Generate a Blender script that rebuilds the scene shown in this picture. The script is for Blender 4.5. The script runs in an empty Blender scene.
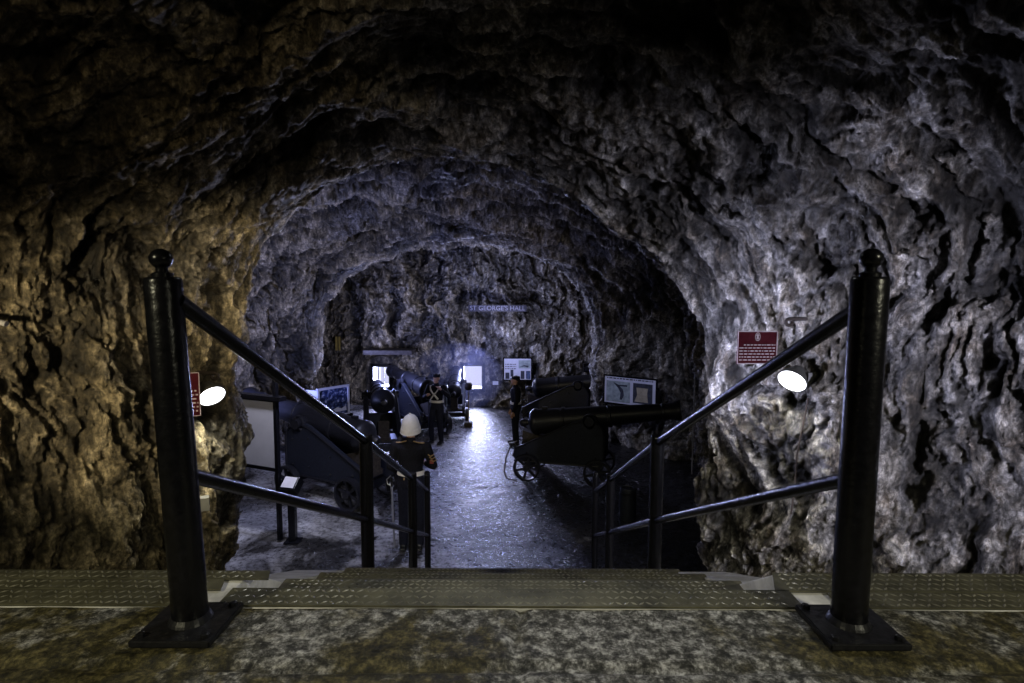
import bpy, bmesh, math, random
import numpy as np
from mathutils import Vector, Matrix, Euler
random.seed(7)
PI = math.pi
SC = bpy.context.scene
COL = SC.collection
R = math.radians

# ------------------------------------------------------------------ camera
CAMZ = 3.44                      # eye above the hall floor (floor z = 0)
LAND = 2.37                      # landing level
FPX, TILT = 569.0, R(4.92)
cam_d = bpy.data.cameras.new('camera')
cam_d.sensor_width = 36.0
cam_d.lens = FPX / 1024 * 36
cam_d.clip_start, cam_d.clip_end = 0.05, 200
cam = bpy.data.objects.new('camera', cam_d)
COL.objects.link(cam)
cam.location = (0, 0, CAMZ)
cam.rotation_euler = (PI / 2 - TILT, R(-0.25), 0)
SC.camera = cam

# ------------------------------------------------------------------ noise
_rng = np.random.RandomState(11)
_P = _rng.permutation(512).astype(np.int64)
_P = np.concatenate([_P, _P, _P])
_G = _rng.rand(512) * 2 * PI
_GX, _GY = np.cos(_G), np.sin(_G)

def perlin(x, y, seed=0):
    x = x + seed * 17.31; y = y + seed * 9.77
    xi = np.floor(x).astype(np.int64); yi = np.floor(y).astype(np.int64)
    xf = x - xi; yf = y - yi
    u = xf * xf * xf * (xf * (xf * 6 - 15) + 10); v = yf * yf * yf * (yf * (yf * 6 - 15) + 10)
    xi &= 511; yi &= 511
    def g(ix, iy, fx, fy):
        h = _P[_P[ix & 511] + (iy & 511)]
        return _GX[h] * fx + _GY[h] * fy
    n0 = g(xi, yi, xf, yf) * (1 - u) + g(xi + 1, yi, xf - 1, yf) * u
    n1 = g(xi, yi + 1, xf, yf - 1) * (1 - u) + g(xi + 1, yi + 1, xf - 1, yf - 1) * u
    return (n0 * (1 - v) + n1 * v) * 1.4

def fbm(x, y, o=4, seed=0, gain=.5):
    r = 0; a = 1; t = 0
    for i in range(o):
        r = r + a * perlin(x, y, seed + i * 3); t += a
        x = x * 2.03; y = y * 2.03; a *= gain
    return r / t

def ridged(x, y, o=4, seed=0, gain=.5):
    r = 0; a = 1; t = 0
    for i in range(o):
        r = r + a * (1 - 2.0 * np.abs(perlin(x, y, seed + i * 3))); t += a
        x = x * 2.07; y = y * 2.07; a *= gain
    return r / t

# ------------------------------------------------------------------ materials
def M(name):
    m = bpy.data.materials.new(name); m.use_nodes = True
    nt = m.node_tree
    b = nt.nodes['Principled BSDF']
    return m, nt, b

def N(nt, t, **kw):
    n = nt.nodes.new(t)
    for k, v in kw.items():
        if k in n.inputs: n.inputs[k].default_value = v
        else: setattr(n, k, v)
    return n

def ramp(nt, stops, src, interp='LINEAR'):
    n = nt.nodes.new('ShaderNodeValToRGB'); n.color_ramp.interpolation = interp
    e = n.color_ramp.elements
    e[0].position, e[0].color = stops[0][0], (*stops[0][1], 1)
    e[1].position, e[1].color = stops[-1][0], (*stops[-1][1], 1)
    for p, c in stops[1:-1]:
        k = e.new(p); k.color = (*c, 1)
    nt.links.new(src, n.inputs['Fac'])
    return n

def mixc(nt, a, b, fac, mode='MIX'):
    n = nt.nodes.new('ShaderNodeMix'); n.data_type = 'RGBA'; n.blend_type = mode
    for sock, v in ((n.inputs[0], fac), (n.inputs[6], a), (n.inputs[7], b)):
        if hasattr(v, 'is_linked') or hasattr(v, 'links'): nt.links.new(v, sock)
        elif isinstance(v, tuple): sock.default_value = (*v, 1)
        else: sock.default_value = v
    return n.outputs[2]

def g3(v): return (v, v, v)

def plain(name, col, rough=.6, metal=0, spec=.5, var=.25, scale=9.0, bump=.0, emis=None, coat=0):
    m, nt, b = M(name)
    tc = N(nt, 'ShaderNodeTexCoord')
    no = N(nt, 'ShaderNodeTexNoise', Scale=scale, Detail=6.0, Roughness=.65)
    nt.links.new(tc.outputs['Object'], no.inputs['Vector'])
    d = tuple(max(0, c * (1 - var)) for c in col); l = tuple(min(1, c * (1 + var)) for c in col)
    rp = ramp(nt, [(.3, d), (.7, l)], no.outputs['Fac'])
    nt.links.new(rp.outputs['Color'], b.inputs['Base Color'])
    rr = ramp(nt, [(.3, g3(min(1, rough * 1.2))), (.7, g3(rough * .8))], no.outputs['Fac'])
    nt.links.new(rr.outputs['Color'], b.inputs['Roughness'])
    b.inputs['Metallic'].default_value = metal
    b.inputs['Specular IOR Level'].default_value = spec
    if bump:
        bp = N(nt, 'ShaderNodeBump', Strength=bump, Distance=.01)
        nt.links.new(no.outputs['Fac'], bp.inputs['Height']); nt.links.new(bp.outputs['Normal'], b.inputs['Normal'])
    if emis:
        b.inputs['Emission Color'].default_value = (*emis[0], 1); b.inputs['Emission Strength'].default_value = emis[1]
    return m

def rock_mat():
    m, nt, b = M('cave_limestone')
    L = nt.links.new
    tc = N(nt, 'ShaderNodeTexCoord')
    co = tc.outputs['Object']
    n1 = N(nt, 'ShaderNodeTexNoise', Scale=.9, Detail=5.0, Roughness=.6, Distortion=.6); L(co, n1.inputs['Vector'])
    mp = N(nt, 'ShaderNodeMapping'); mp.inputs['Scale'].default_value = (1.0, 1.0, .38); L(co, mp.inputs['Vector'])
    n2 = N(nt, 'ShaderNodeTexNoise', Scale=5.5, Detail=10.0, Roughness=.72, Distortion=.35); L(mp.outputs[0], n2.inputs['Vector'])
    n3 = N(nt, 'ShaderNodeTexNoise', Scale=30.0, Detail=8.0, Roughness=.72, Distortion=.2); L(co, n3.inputs['Vector'])
    mp4 = N(nt, 'ShaderNodeMapping'); mp4.inputs['Scale'].default_value = (1.0, 1.0, .5); L(co, mp4.inputs['Vector'])
    n4 = N(nt, 'ShaderNodeTexNoise', Scale=13.0, Detail=9.0, Roughness=.75, Distortion=.3); L(mp4.outputs[0], n4.inputs['Vector'])
    # mineral colours: soot black, ochre, olive, pale calcite
    base = ramp(nt, [(.32, (.022, .021, .02)), (.42, (.12, .10, .075)), (.50, (.27, .25, .215)), (.60, (.48, .46, .43)), (.72, (.68, .66, .63))], n2.outputs['Fac'])
    ochre = ramp(nt, [(.30, (.020, .018, .012)), (.44, (.13, .105, .060)), (.56, (.31, .255, .155)), (.72, (.54, .47, .34))], n2.outputs['Fac'])
    # ochre staining is on the left flank, grey calcite on the right one
    sp = N(nt, 'ShaderNodeSeparateXYZ'); L(co, sp.inputs[0])
    ad = N(nt, 'ShaderNodeMath', operation='MULTIPLY_ADD'); L(sp.outputs['X'], ad.inputs[0]); ad.inputs[1].default_value = -.10; ad.inputs[2].default_value = -.10
    ad2 = N(nt, 'ShaderNodeMath', operation='ADD'); L(ad.outputs[0], ad2.inputs[0]); L(n1.outputs['Fac'], ad2.inputs[1])
    sel = ramp(nt, [(.42, g3(0)), (.72, g3(1))], ad2.outputs[0])
    c = mixc(nt, base.outputs['Color'], ochre.outputs['Color'], sel.outputs['Color'])
    patch = ramp(nt, [(.36, g3(.16)), (.50, g3(.75)), (.62, g3(1.0))], n1.outputs['Fac'])
    c = mixc(nt, c, patch.outputs['Color'], .8, 'MULTIPLY')
    fine = ramp(nt, [(.36, g3(.25)), (.50, g3(.85)), (.62, g3(1.5))], n3.outputs['Fac'])
    c = mixc(nt, c, fine.outputs['Color'], .85, 'MULTIPLY')
    mot = ramp(nt, [(.38, g3(.12)), (.49, g3(.75)), (.60, g3(1.75))], n4.outputs['Fac'])
    c = mixc(nt, c, mot.outputs['Color'], .75, 'MULTIPLY')
    at = N(nt, 'ShaderNodeAttribute', attribute_name='cavity_shade')  # crevice shade put into the colour: hollows darkened, raised stone lightened
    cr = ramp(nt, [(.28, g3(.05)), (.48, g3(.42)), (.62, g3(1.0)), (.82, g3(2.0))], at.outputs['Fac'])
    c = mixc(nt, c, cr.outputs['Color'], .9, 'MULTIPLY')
    L(c, b.inputs['Base Color'])
    rr = ramp(nt, [(.35, g3(.26)), (.65, g3(.7))], n1.outputs['Fac'])
    L(rr.outputs['Color'], b.inputs['Roughness'])
    b.inputs['Specular IOR Level'].default_value = .4
    b1 = N(nt, 'ShaderNodeBump', Strength=.9, Distance=.05); L(n2.outputs['Fac'], b1.inputs['Height'])
    b3 = N(nt, 'ShaderNodeBump', Strength=.9, Distance=.03); L(n4.outputs['Fac'], b3.inputs['Height']); L(b1.outputs['Normal'], b3.inputs['Normal'])
    b2 = N(nt, 'ShaderNodeBump', Strength=.85, Distance=.014); L(n3.outputs['Fac'], b2.inputs['Height']); L(b3.outputs['Normal'], b2.inputs['Normal'])
    L(b2.outputs['Normal'], b.inputs['Normal'])
    return m

def floor_mat():
    m, nt, b = M('wet_stone_floor')
    L = nt.links.new
    tc = N(nt, 'ShaderNodeTexCoord'); co = tc.outputs['Object']
    n1 = N(nt, 'ShaderNodeTexNoise', Scale=.75, Detail=6.0, Roughness=.62, Distortion=.8); L(co, n1.inputs['Vector'])
    n2 = N(nt, 'ShaderNodeTexNoise', Scale=15.0, Detail=8.0, Roughness=.72, Distortion=.3); L(co, n2.inputs['Vector'])
    sp = N(nt, 'ShaderNodeSeparateXYZ'); L(co, sp.inputs[0])
    ad = N(nt, 'ShaderNodeMath', operation='MULTIPLY_ADD'); L(sp.outputs['X'], ad.inputs[0]); ad.inputs[1].default_value = -.045; L(n1.outputs['Fac'], ad.inputs[2])
    c1 = ramp(nt, [(.48, (.009, .009, .009)), (.58, (.03, .028, .026)), (.66, (.30, .29, .29)), (.78, (.62, .61, .62))], ad.outputs[0])
    f = ramp(nt, [(.35, g3(.35)), (.62, g3(1.2))], n2.outputs['Fac'])
    c = mixc(nt, c1.outputs['Color'], f.outputs['Color'], .9, 'MULTIPLY')
    L(c, b.inputs['Base Color'])
    rr = ramp(nt, [(.35, g3(.16)), (.62, g3(.42))], n2.outputs['Fac'])
    L(rr.outputs['Color'], b.inputs['Roughness'])
    b.inputs['Specular IOR Level'].default_value = .7
    vo = N(nt, 'ShaderNodeTexVoronoi', Scale=13.0, feature='SMOOTH_F1'); L(co, vo.inputs['Vector'])
    b0 = N(nt, 'ShaderNodeBump', Strength=.4, Distance=.03); L(vo.outputs['Distance'], b0.inputs['Height'])
    b1 = N(nt, 'ShaderNodeBump', Strength=.75, Distance=.03); L(n2.outputs['Fac'], b1.inputs['Height']); L(b0.outputs['Normal'], b1.inputs['Normal'])
    L(b1.outputs['Normal'], b.inputs['Normal'])
    return m

def landing_mat():
    m, nt, b = M('mossy_landing_stone')
    L = nt.links.new
    tc = N(nt, 'ShaderNodeTexCoord'); co = tc.outputs['Object']
    n1 = N(nt, 'ShaderNodeTexNoise', Scale=1.9, Detail=7.0, Roughness=.68, Distortion=.3); L(co, n1.inputs['Vector'])
    n2 = N(nt, 'ShaderNodeTexNoise', Scale=24.0, Detail=10.0, Roughness=.8, Distortion=.1); L(co, n2.inputs['Vector'])
    n3 = N(nt, 'ShaderNodeTexNoise', Scale=55.0, Detail=6.0, Roughness=.7); L(co, n3.inputs['Vector'])
    sp = N(nt, 'ShaderNodeSeparateXYZ'); L(co, sp.inputs[0])
    moss = ramp(nt, [(.38, (.010, .009, .004)), (.49, (.065, .056, .020)), (.60, (.22, .185, .08))], n2.outputs['Fac'])
    lime = ramp(nt, [(.42, (.03, .03, .026)), (.50, (.20, .195, .185)), (.58, (.66, .65, .65))], n2.outputs['Fac'])
    # worn pale lane in the middle of the landing
    ab = N(nt, 'ShaderNodeMath', operation='ABSOLUTE'); L(sp.outputs['X'], ab.inputs[0])
    ma = N(nt, 'ShaderNodeMath', operation='MULTIPLY_ADD'); L(ab.outputs[0], ma.inputs[0]); ma.inputs[1].default_value = -.10; L(n1.outputs['Fac'], ma.inputs[2])
    sel = ramp(nt, [(.37, g3(0)), (.45, g3(1))], ma.outputs[0])
    c = mixc(nt, moss.outputs['Color'], lime.outputs['Color'], sel.outputs['Color'])
    f = ramp(nt, [(.38, g3(.25)), (.60, g3(1.3))], n3.outputs['Fac'])
    c = mixc(nt, c, f.outputs['Color'], .85, 'MULTIPLY')
    L(c, b.inputs['Base Color'])
    rr = ramp(nt, [(.35, g3(.45)), (.65, g3(.8))], n1.outputs['Fac']); L(rr.outputs['Color'], b.inputs['Roughness'])
    b1 = N(nt, 'ShaderNodeBump', Strength=.8, Distance=.012); L(n2.outputs['Fac'], b1.inputs['Height'])
    b2 = N(nt, 'ShaderNodeBump', Strength=.7, Distance=.005); L(n3.outputs['Fac'], b2.inputs['Height']); L(b1.outputs['Normal'], b2.inputs['Normal'])
    L(b2.outputs['Normal'], b.inputs['Normal'])
    return m

def paint_mat(name, col, rough=.3):
    """thick, slightly runny gloss paint over old iron"""
    m, nt, b = M(name)
    L = nt.links.new
    tc = N(nt, 'ShaderNodeTexCoord')
    no = N(nt, 'ShaderNodeTexNoise', Scale=38.0, Detail=4.0, Roughness=.6); L(tc.outputs['Object'], no.inputs['Vector'])
    rp = ramp(nt, [(.35, tuple(c * .7 for c in col)), (.7, tuple(c * 1.4 for c in col))], no.outputs['Fac']); L(rp.outputs['Color'], b.inputs['Base Color'])
    b.inputs['Roughness'].default_value = rough
    b.inputs['Specular IOR Level'].default_value = .33
    bp = N(nt, 'ShaderNodeBump', Strength=.35, Distance=.006); L(no.outputs['Fac'], bp.inputs['Height']); L(bp.outputs['Normal'], b.inputs['Normal'])
    return m

def screen_mat():
    m, nt, b = M('blue_photo_picture'); tc = N(nt, 'ShaderNodeTexCoord')
    n = N(nt, 'ShaderNodeTexNoise', Scale=15.0, Detail=5.0, Roughness=.6); nt.links.new(tc.outputs['Object'], n.inputs['Vector'])
    r = ramp(nt, [(.42, (.012, .018, .06)), (.55, (.05, .08, .24)), (.64, (.45, .5, .8))], n.outputs['Fac'])
    nt.links.new(r.outputs['Color'], b.inputs['Base Color']); b.inputs['Roughness'].default_value = .3
    return m
ROCK = rock_mat(); FLOOR = floor_mat(); LANDM = landing_mat()
BLACK = paint_mat('black_gloss_paint', (.006, .006, .008), .24)
IRON = paint_mat('black_cannon_iron', (.012, .012, .015), .38)
IRON_D = paint_mat('dull_carriage_iron', (.014, .016, .024), .40)
RUST = plain('rusty_iron', (.03, .02, .015), .7, bump=.3)
CHECK = plain('worn_checker_plate', (.115, .11, .075), .5, metal=.2, var=.7, scale=5, bump=.1)
TICK = plain('scuffed_steel_lozenges', (.26, .25, .20), .4, metal=.3, var=.95, scale=4)
LETT = plain('faded_sign_letters', (.26, .26, .36), .6, var=.3)
CONC = plain('pale_concrete', (.74, .73, .73), .8, var=.35, scale=7, bump=.5)
STEP = plain('dark_stair_concrete', (.14, .13, .10), .8, var=.5, scale=6, bump=.6)
RED = plain('dark_red_enamel', (.045, .005, .009), .8, spec=.08, var=.3, scale=7)
WHITE = plain('off_white_enamel', (.62, .60, .62), .5, var=.1)
INKW = plain('pale_sign_ink', (.34, .28, .30), .6, var=.2)
PANEL = plain('white_board_face', (.62, .62, .66), .6, var=.08, scale=3)
LILAC = plain('pale_poster_paper', (.60, .62, .78), .6, var=.12, scale=4)
PRINT_D = plain('dark_print', (.03, .035, .06), .6, var=.6, scale=14)
PRINT_M = plain('grey_green_map_print', (.30, .36, .40), .6, var=.4, scale=9)
PRINT_B = plain('blue_photo_print', (.06, .09, .20), .5, var=.9, scale=11)
PRINT_S = plain('sand_print', (.38, .34, .27), .6, var=.3, scale=9)
GLOW = plain('lit_lamp_glass', (.9, .9, .95), .3, emis=((.92, .93, 1.0), 9.0), var=.02)
LAMPB = plain('grey_green_lamp_casing', (.05, .05, .045), .5)
SIGNB = plain('navy_sign_board', (.02, .02, .04), .5)
BOX = plain('grey_plastic_box', (.36, .36, .33), .5, var=.1)
TIMBER = plain('dark_old_timber', (.035, .027, .02), .75, var=.5, scale=20, bump=.5)
SERGE = plain('dark_serge_cloth', (.005, .005, .008), .85, spec=.2, var=.3, scale=60, bump=.3)
TROUS = plain('navy_trouser_cloth', (.010, .011, .02), .85, spec=.2, var=.3, scale=60, bump=.3)
WEB = plain('whitened_leather', (.62, .58, .50), .6, var=.12)
HELM = plain('white_helmet_cloth', (.55, .53, .48), .7, var=.08, scale=14)
SKIN = plain('painted_skin', (.42, .24, .16), .55, var=.1)
HAIR = plain('dark_hair', (.02, .014, .01), .7)
BOOT = plain('black_boot_leather', (.008, .008, .008), .3)
GOLD = plain('gold_braid', (.26, .17, .075), .6, var=.3, scale=40)
REDC = plain('red_braid_cloth', (.2, .035, .025), .7)
ROPE = plain('tarred_rope', (.05, .042, .035), .85, var=.5, scale=50, bump=.5)
STEEL = plain('pale_steel', (.45, .45, .5), .35, metal=.8, var=.2)
PIPEM = plain('grey_conduit', (.30, .29, .28), .5)
WOODS = plain('pale_wood_staff', (.34, .28, .2), .6)
YEL = plain('yellow_enamel', (.28, .20, .04), .5)
FRAMEW = plain('painted_window_frame', (.55, .55, .6), .5, var=.1)

# ------------------------------------------------------------------ object helpers
def mesh_obj(name, me, mat, parent=None, smooth=False):
    o = bpy.data.objects.new(name, me)
    if mat: me.materials.append(mat)
    COL.objects.link(o)
    if parent: o.parent = parent
    return o

def obj(name, bm, mat, parent=None, smooth=False, bevel=0.0):
    if bevel:
        bmesh.ops.bevel(bm, geom=[e for e in bm.edges if e.is_manifold and e.calc_face_angle(0) > .6], offset=bevel, segments=2, affect='EDGES', profile=.6)
    bmesh.ops.recalc_face_normals(bm, faces=bm.faces)
    me = bpy.data.meshes.new(name)
    bm.to_mesh(me); bm.free()
    if smooth:
        me.polygons.foreach_set('use_smooth', [True] * len(me.polygons))
        me.set_sharp_from_angle(angle=R(40))
    return mesh_obj(name, me, mat, parent)

def obj2(name, parts, parent=None, smooth=False):
    """several bmeshes with a material each, as one mesh object"""
    big = bmx(); mats = []
    for bm, m in parts:
        bmesh.ops.recalc_face_normals(bm, faces=bm.faces)
        me = bpy.data.meshes.new('t'); bm.to_mesh(me); bm.free()
        n0 = len(big.faces); big.from_mesh(me); bpy.data.meshes.remove(me)
        big.faces.ensure_lookup_table()
        if m not in mats: mats.append(m)
        for f in big.faces[n0:]: f.material_index = mats.index(m)
    me = bpy.data.meshes.new(name); big.to_mesh(me); big.free()
    for m in mats: me.materials.append(m)
    if smooth:
        me.polygons.foreach_set('use_smooth', [True] * len(me.polygons)); me.set_sharp_from_angle(angle=R(40))
    o = bpy.data.objects.new(name, me); COL.objects.link(o)
    if parent: o.parent = parent
    return o

def tag(o, label, cat, group=None):
    o['label'] = label; o['category'] = cat
    if group: o['group'] = group
    return o

def thing(name, label, cat, loc=(0, 0, 0), rot=(0, 0, 0), group=None):
    o = bpy.data.objects.new(name, None); COL.objects.link(o)
    o.empty_display_size = .1
    o.location = loc; o.rotation_euler = rot if isinstance(rot, (tuple, list, Euler)) else (0, 0, rot)
    return tag(o, label, cat, group)

def struct(o):
    o['kind'] = 'structure'; return o

def bmx(): return bmesh.new()

def box(bm, c, s, rot=None):
    r = bmesh.ops.create_cube(bm, size=1.0)
    mt = Matrix.Translation(c) @ (rot.to_4x4() if rot else Matrix.Identity(4)) @ Matrix.Diagonal((*s, 1))
    bmesh.ops.transform(bm, matrix=mt, verts=r['verts'])
    return bm

def frame_of(d):
    d = d.normalized()
    up = Vector((0, 0, 1)) if abs(d.z) < .9 else Vector((1, 0, 0))
    a = up.cross(d).normalized(); b = d.cross(a).normalized()
    return a, b

def tube(bm, pts, rad, seg=12, caps=True, sx=1.0):
    pts = [Vector(p) for p in pts]; n = len(pts)
    if not hasattr(rad, '__len__'): rad = [rad] * n
    rings = []; pa = None
    for i, p in enumerate(pts):
        d = (pts[min(i + 1, n - 1)] - pts[max(i - 1, 0)])
        if pa is None: a, b = frame_of(d)
        else:
            d = d.normalized(); a = (pa - d * pa.dot(d)).normalized(); b = d.cross(a).normalized()
        pa = a
        rings.append([bm.verts.new(p + (a * math.cos(t) * sx + b * math.sin(t)) * rad[i]) for t in [2 * PI * k / seg for k in range(seg)]])
    for i in range(n - 1):
        for k in range(seg):
            bm.faces.new((rings[i][k], rings[i][(k + 1) % seg], rings[i + 1][(k + 1) % seg], rings[i + 1][k]))
    if caps:
        bm.faces.new(rings[0][::-1]); bm.faces.new(rings[-1])
    return bm

def lathe(bm, prof, seg=32, mt=None):
    """prof: list of (axial, radius) along +X"""
    mt = mt or Matrix.Identity(4)
    rings = []
    for x, r in prof:
        if r < 1e-5: rings.append([bm.verts.new(mt @ Vector((x, 0, 0)))])
        else: rings.append([bm.verts.new(mt @ Vector((x, r * math.cos(2 * PI * k / seg), r * math.sin(2 * PI * k / seg)))) for k in range(seg)])
    for a, b in zip(rings, rings[1:]):
        for k in range(seg):
            k2 = (k + 1) % seg
            if len(a) == 1 and len(b) == 1: continue
            if len(a) == 1: bm.faces.new((a[0], b[k2], b[k]))
            elif len(b) == 1: bm.faces.new((a[k], a[k2], b[0]))
            else: bm.faces.new((a[k], a[k2], b[k2], b[k]))
    if len(rings[0]) > 1: bm.faces.new(rings[0][::-1])
    if len(rings[-1]) > 1: bm.faces.new(rings[-1])
    return bm

AX_Z = Matrix.Rotation(-PI / 2, 4, 'Y')          # +X -> +Z
AX_Y = Matrix.Rotation(PI / 2, 4, 'Z')           # +X -> +Y

def prism(bm, poly, y0, y1):
    """polygon in the XZ plane pushed out along Y"""
    a = [bm.verts.new((x, y0, z)) for x, z in poly]; b = [bm.verts.new((x, y1, z)) for x, z in poly]
    bm.faces.new(a); bm.faces.new(b[::-1])
    n = len(poly)
    for i in range(n): bm.faces.new((a[i], b[i], b[(i + 1) % n], a[(i + 1) % n]))
    return bm

def dup(root, loc, rot, label, group=None, name=None):
    r = root.copy(); COL.objects.link(r); r.location = loc; r.rotation_euler = rot
    r['label'] = label
    if group: r['group'] = group
    for ch in list(root.children):
        c = ch.copy(); COL.objects.link(c); c.parent = r
        for g in ch.children:
            d = g.copy(); COL.objects.link(d); d.parent = c
    return r

def grid_mesh(name, P, attr=None, flip=False, mask=None):
    """P: (nu, nv, 3) array -> mesh"""
    nu, nv = P.shape[:2]
    idx = np.arange(nu * nv).reshape(nu, nv)
    q = np.stack([idx[:-1, :-1], idx[1:, :-1], idx[1:, 1:], idx[:-1, 1:]], -1)
    if mask is not None: q = q[mask]
    q = q.reshape(-1, 4)
    if flip: q = q[:, ::-1]
    me = bpy.data.meshes.new(name)
    me.vertices.add(nu * nv); me.vertices.foreach_set('co', P.reshape(-1).astype(np.float32))
    me.loops.add(q.size); me.loops.foreach_set('vertex_index', q.reshape(-1).astype(np.int32))
    me.polygons.add(len(q)); me.polygons.foreach_set('loop_start', (np.arange(len(q)) * 4).astype(np.int32))
    me.polygons.foreach_set('use_smooth', np.ones(len(q), dtype=bool))
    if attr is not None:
        a = me.attributes.new('cavity_shade', 'FLOAT', 'POINT'); a.data.foreach_set('value', attr.reshape(-1).astype(np.float32))
    me.update(calc_edges=True); me.validate()
    return me

# ------------------------------------------------------------------ the cave shell
def arch(L, Rr, top, zs, n=2.0, base=-3.9):
    cx, W = (L + Rr) / 2, (Rr - L) / 2
    th = np.linspace(PI, 0, 300)
    c, s = np.cos(th), np.sin(th)
    x = cx + W * np.sign(c) * np.abs(c) ** (2 / n); z = zs + (top - zs) * np.abs(s) ** (2 / n)
    zl = np.linspace(base, zs, 80, endpoint=False)
    return np.stack([np.concatenate([np.full(80, L), x, np.full(80, Rr)]), np.concatenate([zl, z, zl[::-1]])], -1)

RINGS = [  # Y, left, right, crown, springing (relative to the eye)
    (-4.0, -5.2, 5.0, 3.4, .3), (1.2, -5.1, 4.9, 3.3, .3), (3.2, -4.5, 4.3, 2.8, .2), (4.3, -3.85, 3.5, 2.3, .0), (5.2, -3.2, 2.6, 1.8, -.5),
    (5.9, -3.05, 1.95, 1.30, -.9), (6.2, -3.05, 1.9, 1.28, -1.0), (6.7, -3.4, 2.5, 1.6, -.8), (7.9, -5.2, 3.6, 2.1, -.4),
    (9.5, -5.9, 3.8, 2.2, -.3), (11.3, -5.9, 3.6, 2.0, -.4), (12.3, -5.2, 2.9, 1.6, -.8), (12.9, -4.5, 1.95, 1.15, -1.2), (13.2, -4.45, 1.88, 1.12, -1.2),
    (13.7, -4.9, 2.4, 1.35, -1.0), (15.2, -5.6, 3.3, 1.5, -.8), (17.6, -5.7, 3.4, 1.4, -.8)]
NU, NV = 900, 1000
def cave():
    rs = []
    for Y, L, Rr, top, zs in RINGS:
        p = arch(L, Rr, top, zs)
        s = np.concatenate([[0], np.cumsum(np.linalg.norm(np.diff(p, axis=0), axis=1))]); s /= s[-1]
        u = np.linspace(0, 1, 240)
        rs.append(np.stack([np.interp(u, s, p[:, 0]), np.full(240, Y), np.interp(u, s, p[:, 1])], -1))
    rs = np.array(rs)                                         # rings, u, 3
    d = np.linalg.norm(np.diff(rs, axis=0), axis=2).mean(1)
    t = np.concatenate([[0], np.cumsum(d)])
    # denser rows where the photo looks closely
    tt = np.linspace(0, t[-1], 4000); yy = np.interp(tt, t, rs[:, 120, 1])
    w = np.where(yy < 2.2, .12, np.where(yy < 6.8, 1.0, np.where(yy < 8, .35, .55)))
    cw = np.concatenate([[0], np.cumsum((w[1:] + w[:-1]) / 2)]); cw /= cw[-1]
    tv = np.interp(np.linspace(0, 1, NV), cw, tt)
    B = np.zeros((240, NV, 3))
    # smooth the loft along the tunnel
    ts = np.linspace(0, t[-1], 1200); k = np.exp(-.5 * (np.arange(-30, 31) / 11.0) ** 2); k /= k.sum()
    for i in range(240):
        for c in range(3):
            f = np.interp(ts, t, rs[:, i, c])
            f = np.convolve(np.pad(f, 30, mode='edge'), k, 'valid')
            B[i, :, c] = np.interp(tv, ts, f)
    U = np.linspace(0, 1, NU); P = np.zeros((NU, NV, 3))
    for c in range(3):
        for j in range(NV): P[:, j, c] = np.interp(U, np.linspace(0, 1, 240), B[:, j, c])
    du = np.gradient(P, axis=0); dv = np.gradient(P, axis=1)
    n = np.cross(dv, du); n /= np.linalg.norm(n, axis=2, keepdims=True) + 1e-9
    ctr = np.stack([np.zeros((NU, NV)) - .5, P[..., 1], np.full((NU, NV), -1.2)], -1)
    n *= np.sign((n * (ctr - P)).sum(2).mean())
    S = np.broadcast_to((U * 13.0)[:, None], (NU, NV)); T = np.broadcast_to(tv[None, :], (NU, NV))
    return P, n, S, T

def facets(x, y, seed):
    """broken-stone facets: each cell is its own tilted plane"""
    xi = np.floor(x); yi = np.floor(y)
    best = np.full(x.shape, 9.0); h = np.zeros(x.shape)
    for i in (-1, 0, 1):
        for j in (-1, 0, 1):
            cx = (xi + i).astype(np.int64); cy = (yi + j).astype(np.int64)
            k = _P[(_P[(cx + seed * 7) & 511] + cy) & 511]; k2 = _P[k + 91]
            px = cx + .15 + .7 * (k / 512.0); py = cy + .15 + .7 * (k2 / 512.0)
            d = (x - px) ** 2 + (y - py) ** 2
            hh = _GX[k] * (x - px) * .8 + _GY[k2] * (y - py) * .8 + (_P[k2 + 33] / 512.0 - .5) * .8
            m = d < best
            best = np.where(m, d, best); h = np.where(m, hh, h)
    return h

def rock_height(S, T):
    wx = fbm(S * .6, T * .6, 3, 40); wy = fbm(S * .6, T * .6, 3, 50)
    s = S + .7 * wx; t = T + .55 * wy
    wx2 = fbm(S * 3.1, T * 3.1, 4, 60, .6); wy2 = fbm(S * 3.1, T * 3.1, 4, 70, .6)
    s2 = s + .22 * wx2; t2 = t + .16 * wy2
    big = fbm(s * .55, t * .8, 3, 1)
    mid = fbm(s2 * .95, t2 * 2.3, 4, 20, .55)
    f1 = facets(s2 * 1.1, t2 * 2.2, 3)
    f2 = facets(s2 * 3.4, t2 * 6.4, 5)
    f3 = facets(s2 * 9.0, t2 * 15.0, 9)
    rg = ridged(s2 * 1.6, t2 * 4.2, 4, 30, .6)
    fine = fbm(S * 11 + wx2, T * 15 + wy2, 4, 90, .65)
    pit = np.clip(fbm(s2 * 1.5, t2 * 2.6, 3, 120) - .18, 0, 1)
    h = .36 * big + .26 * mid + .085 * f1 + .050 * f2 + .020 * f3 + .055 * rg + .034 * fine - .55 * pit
    cavity_shade = .52 + .55 * mid + .26 * f2 + .16 * f3 + .16 * rg + .34 * fine + .22 * big - 1.0 * pit  # shade term for the rock colour, low in pits and hollows
    return h, cavity_shade

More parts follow.
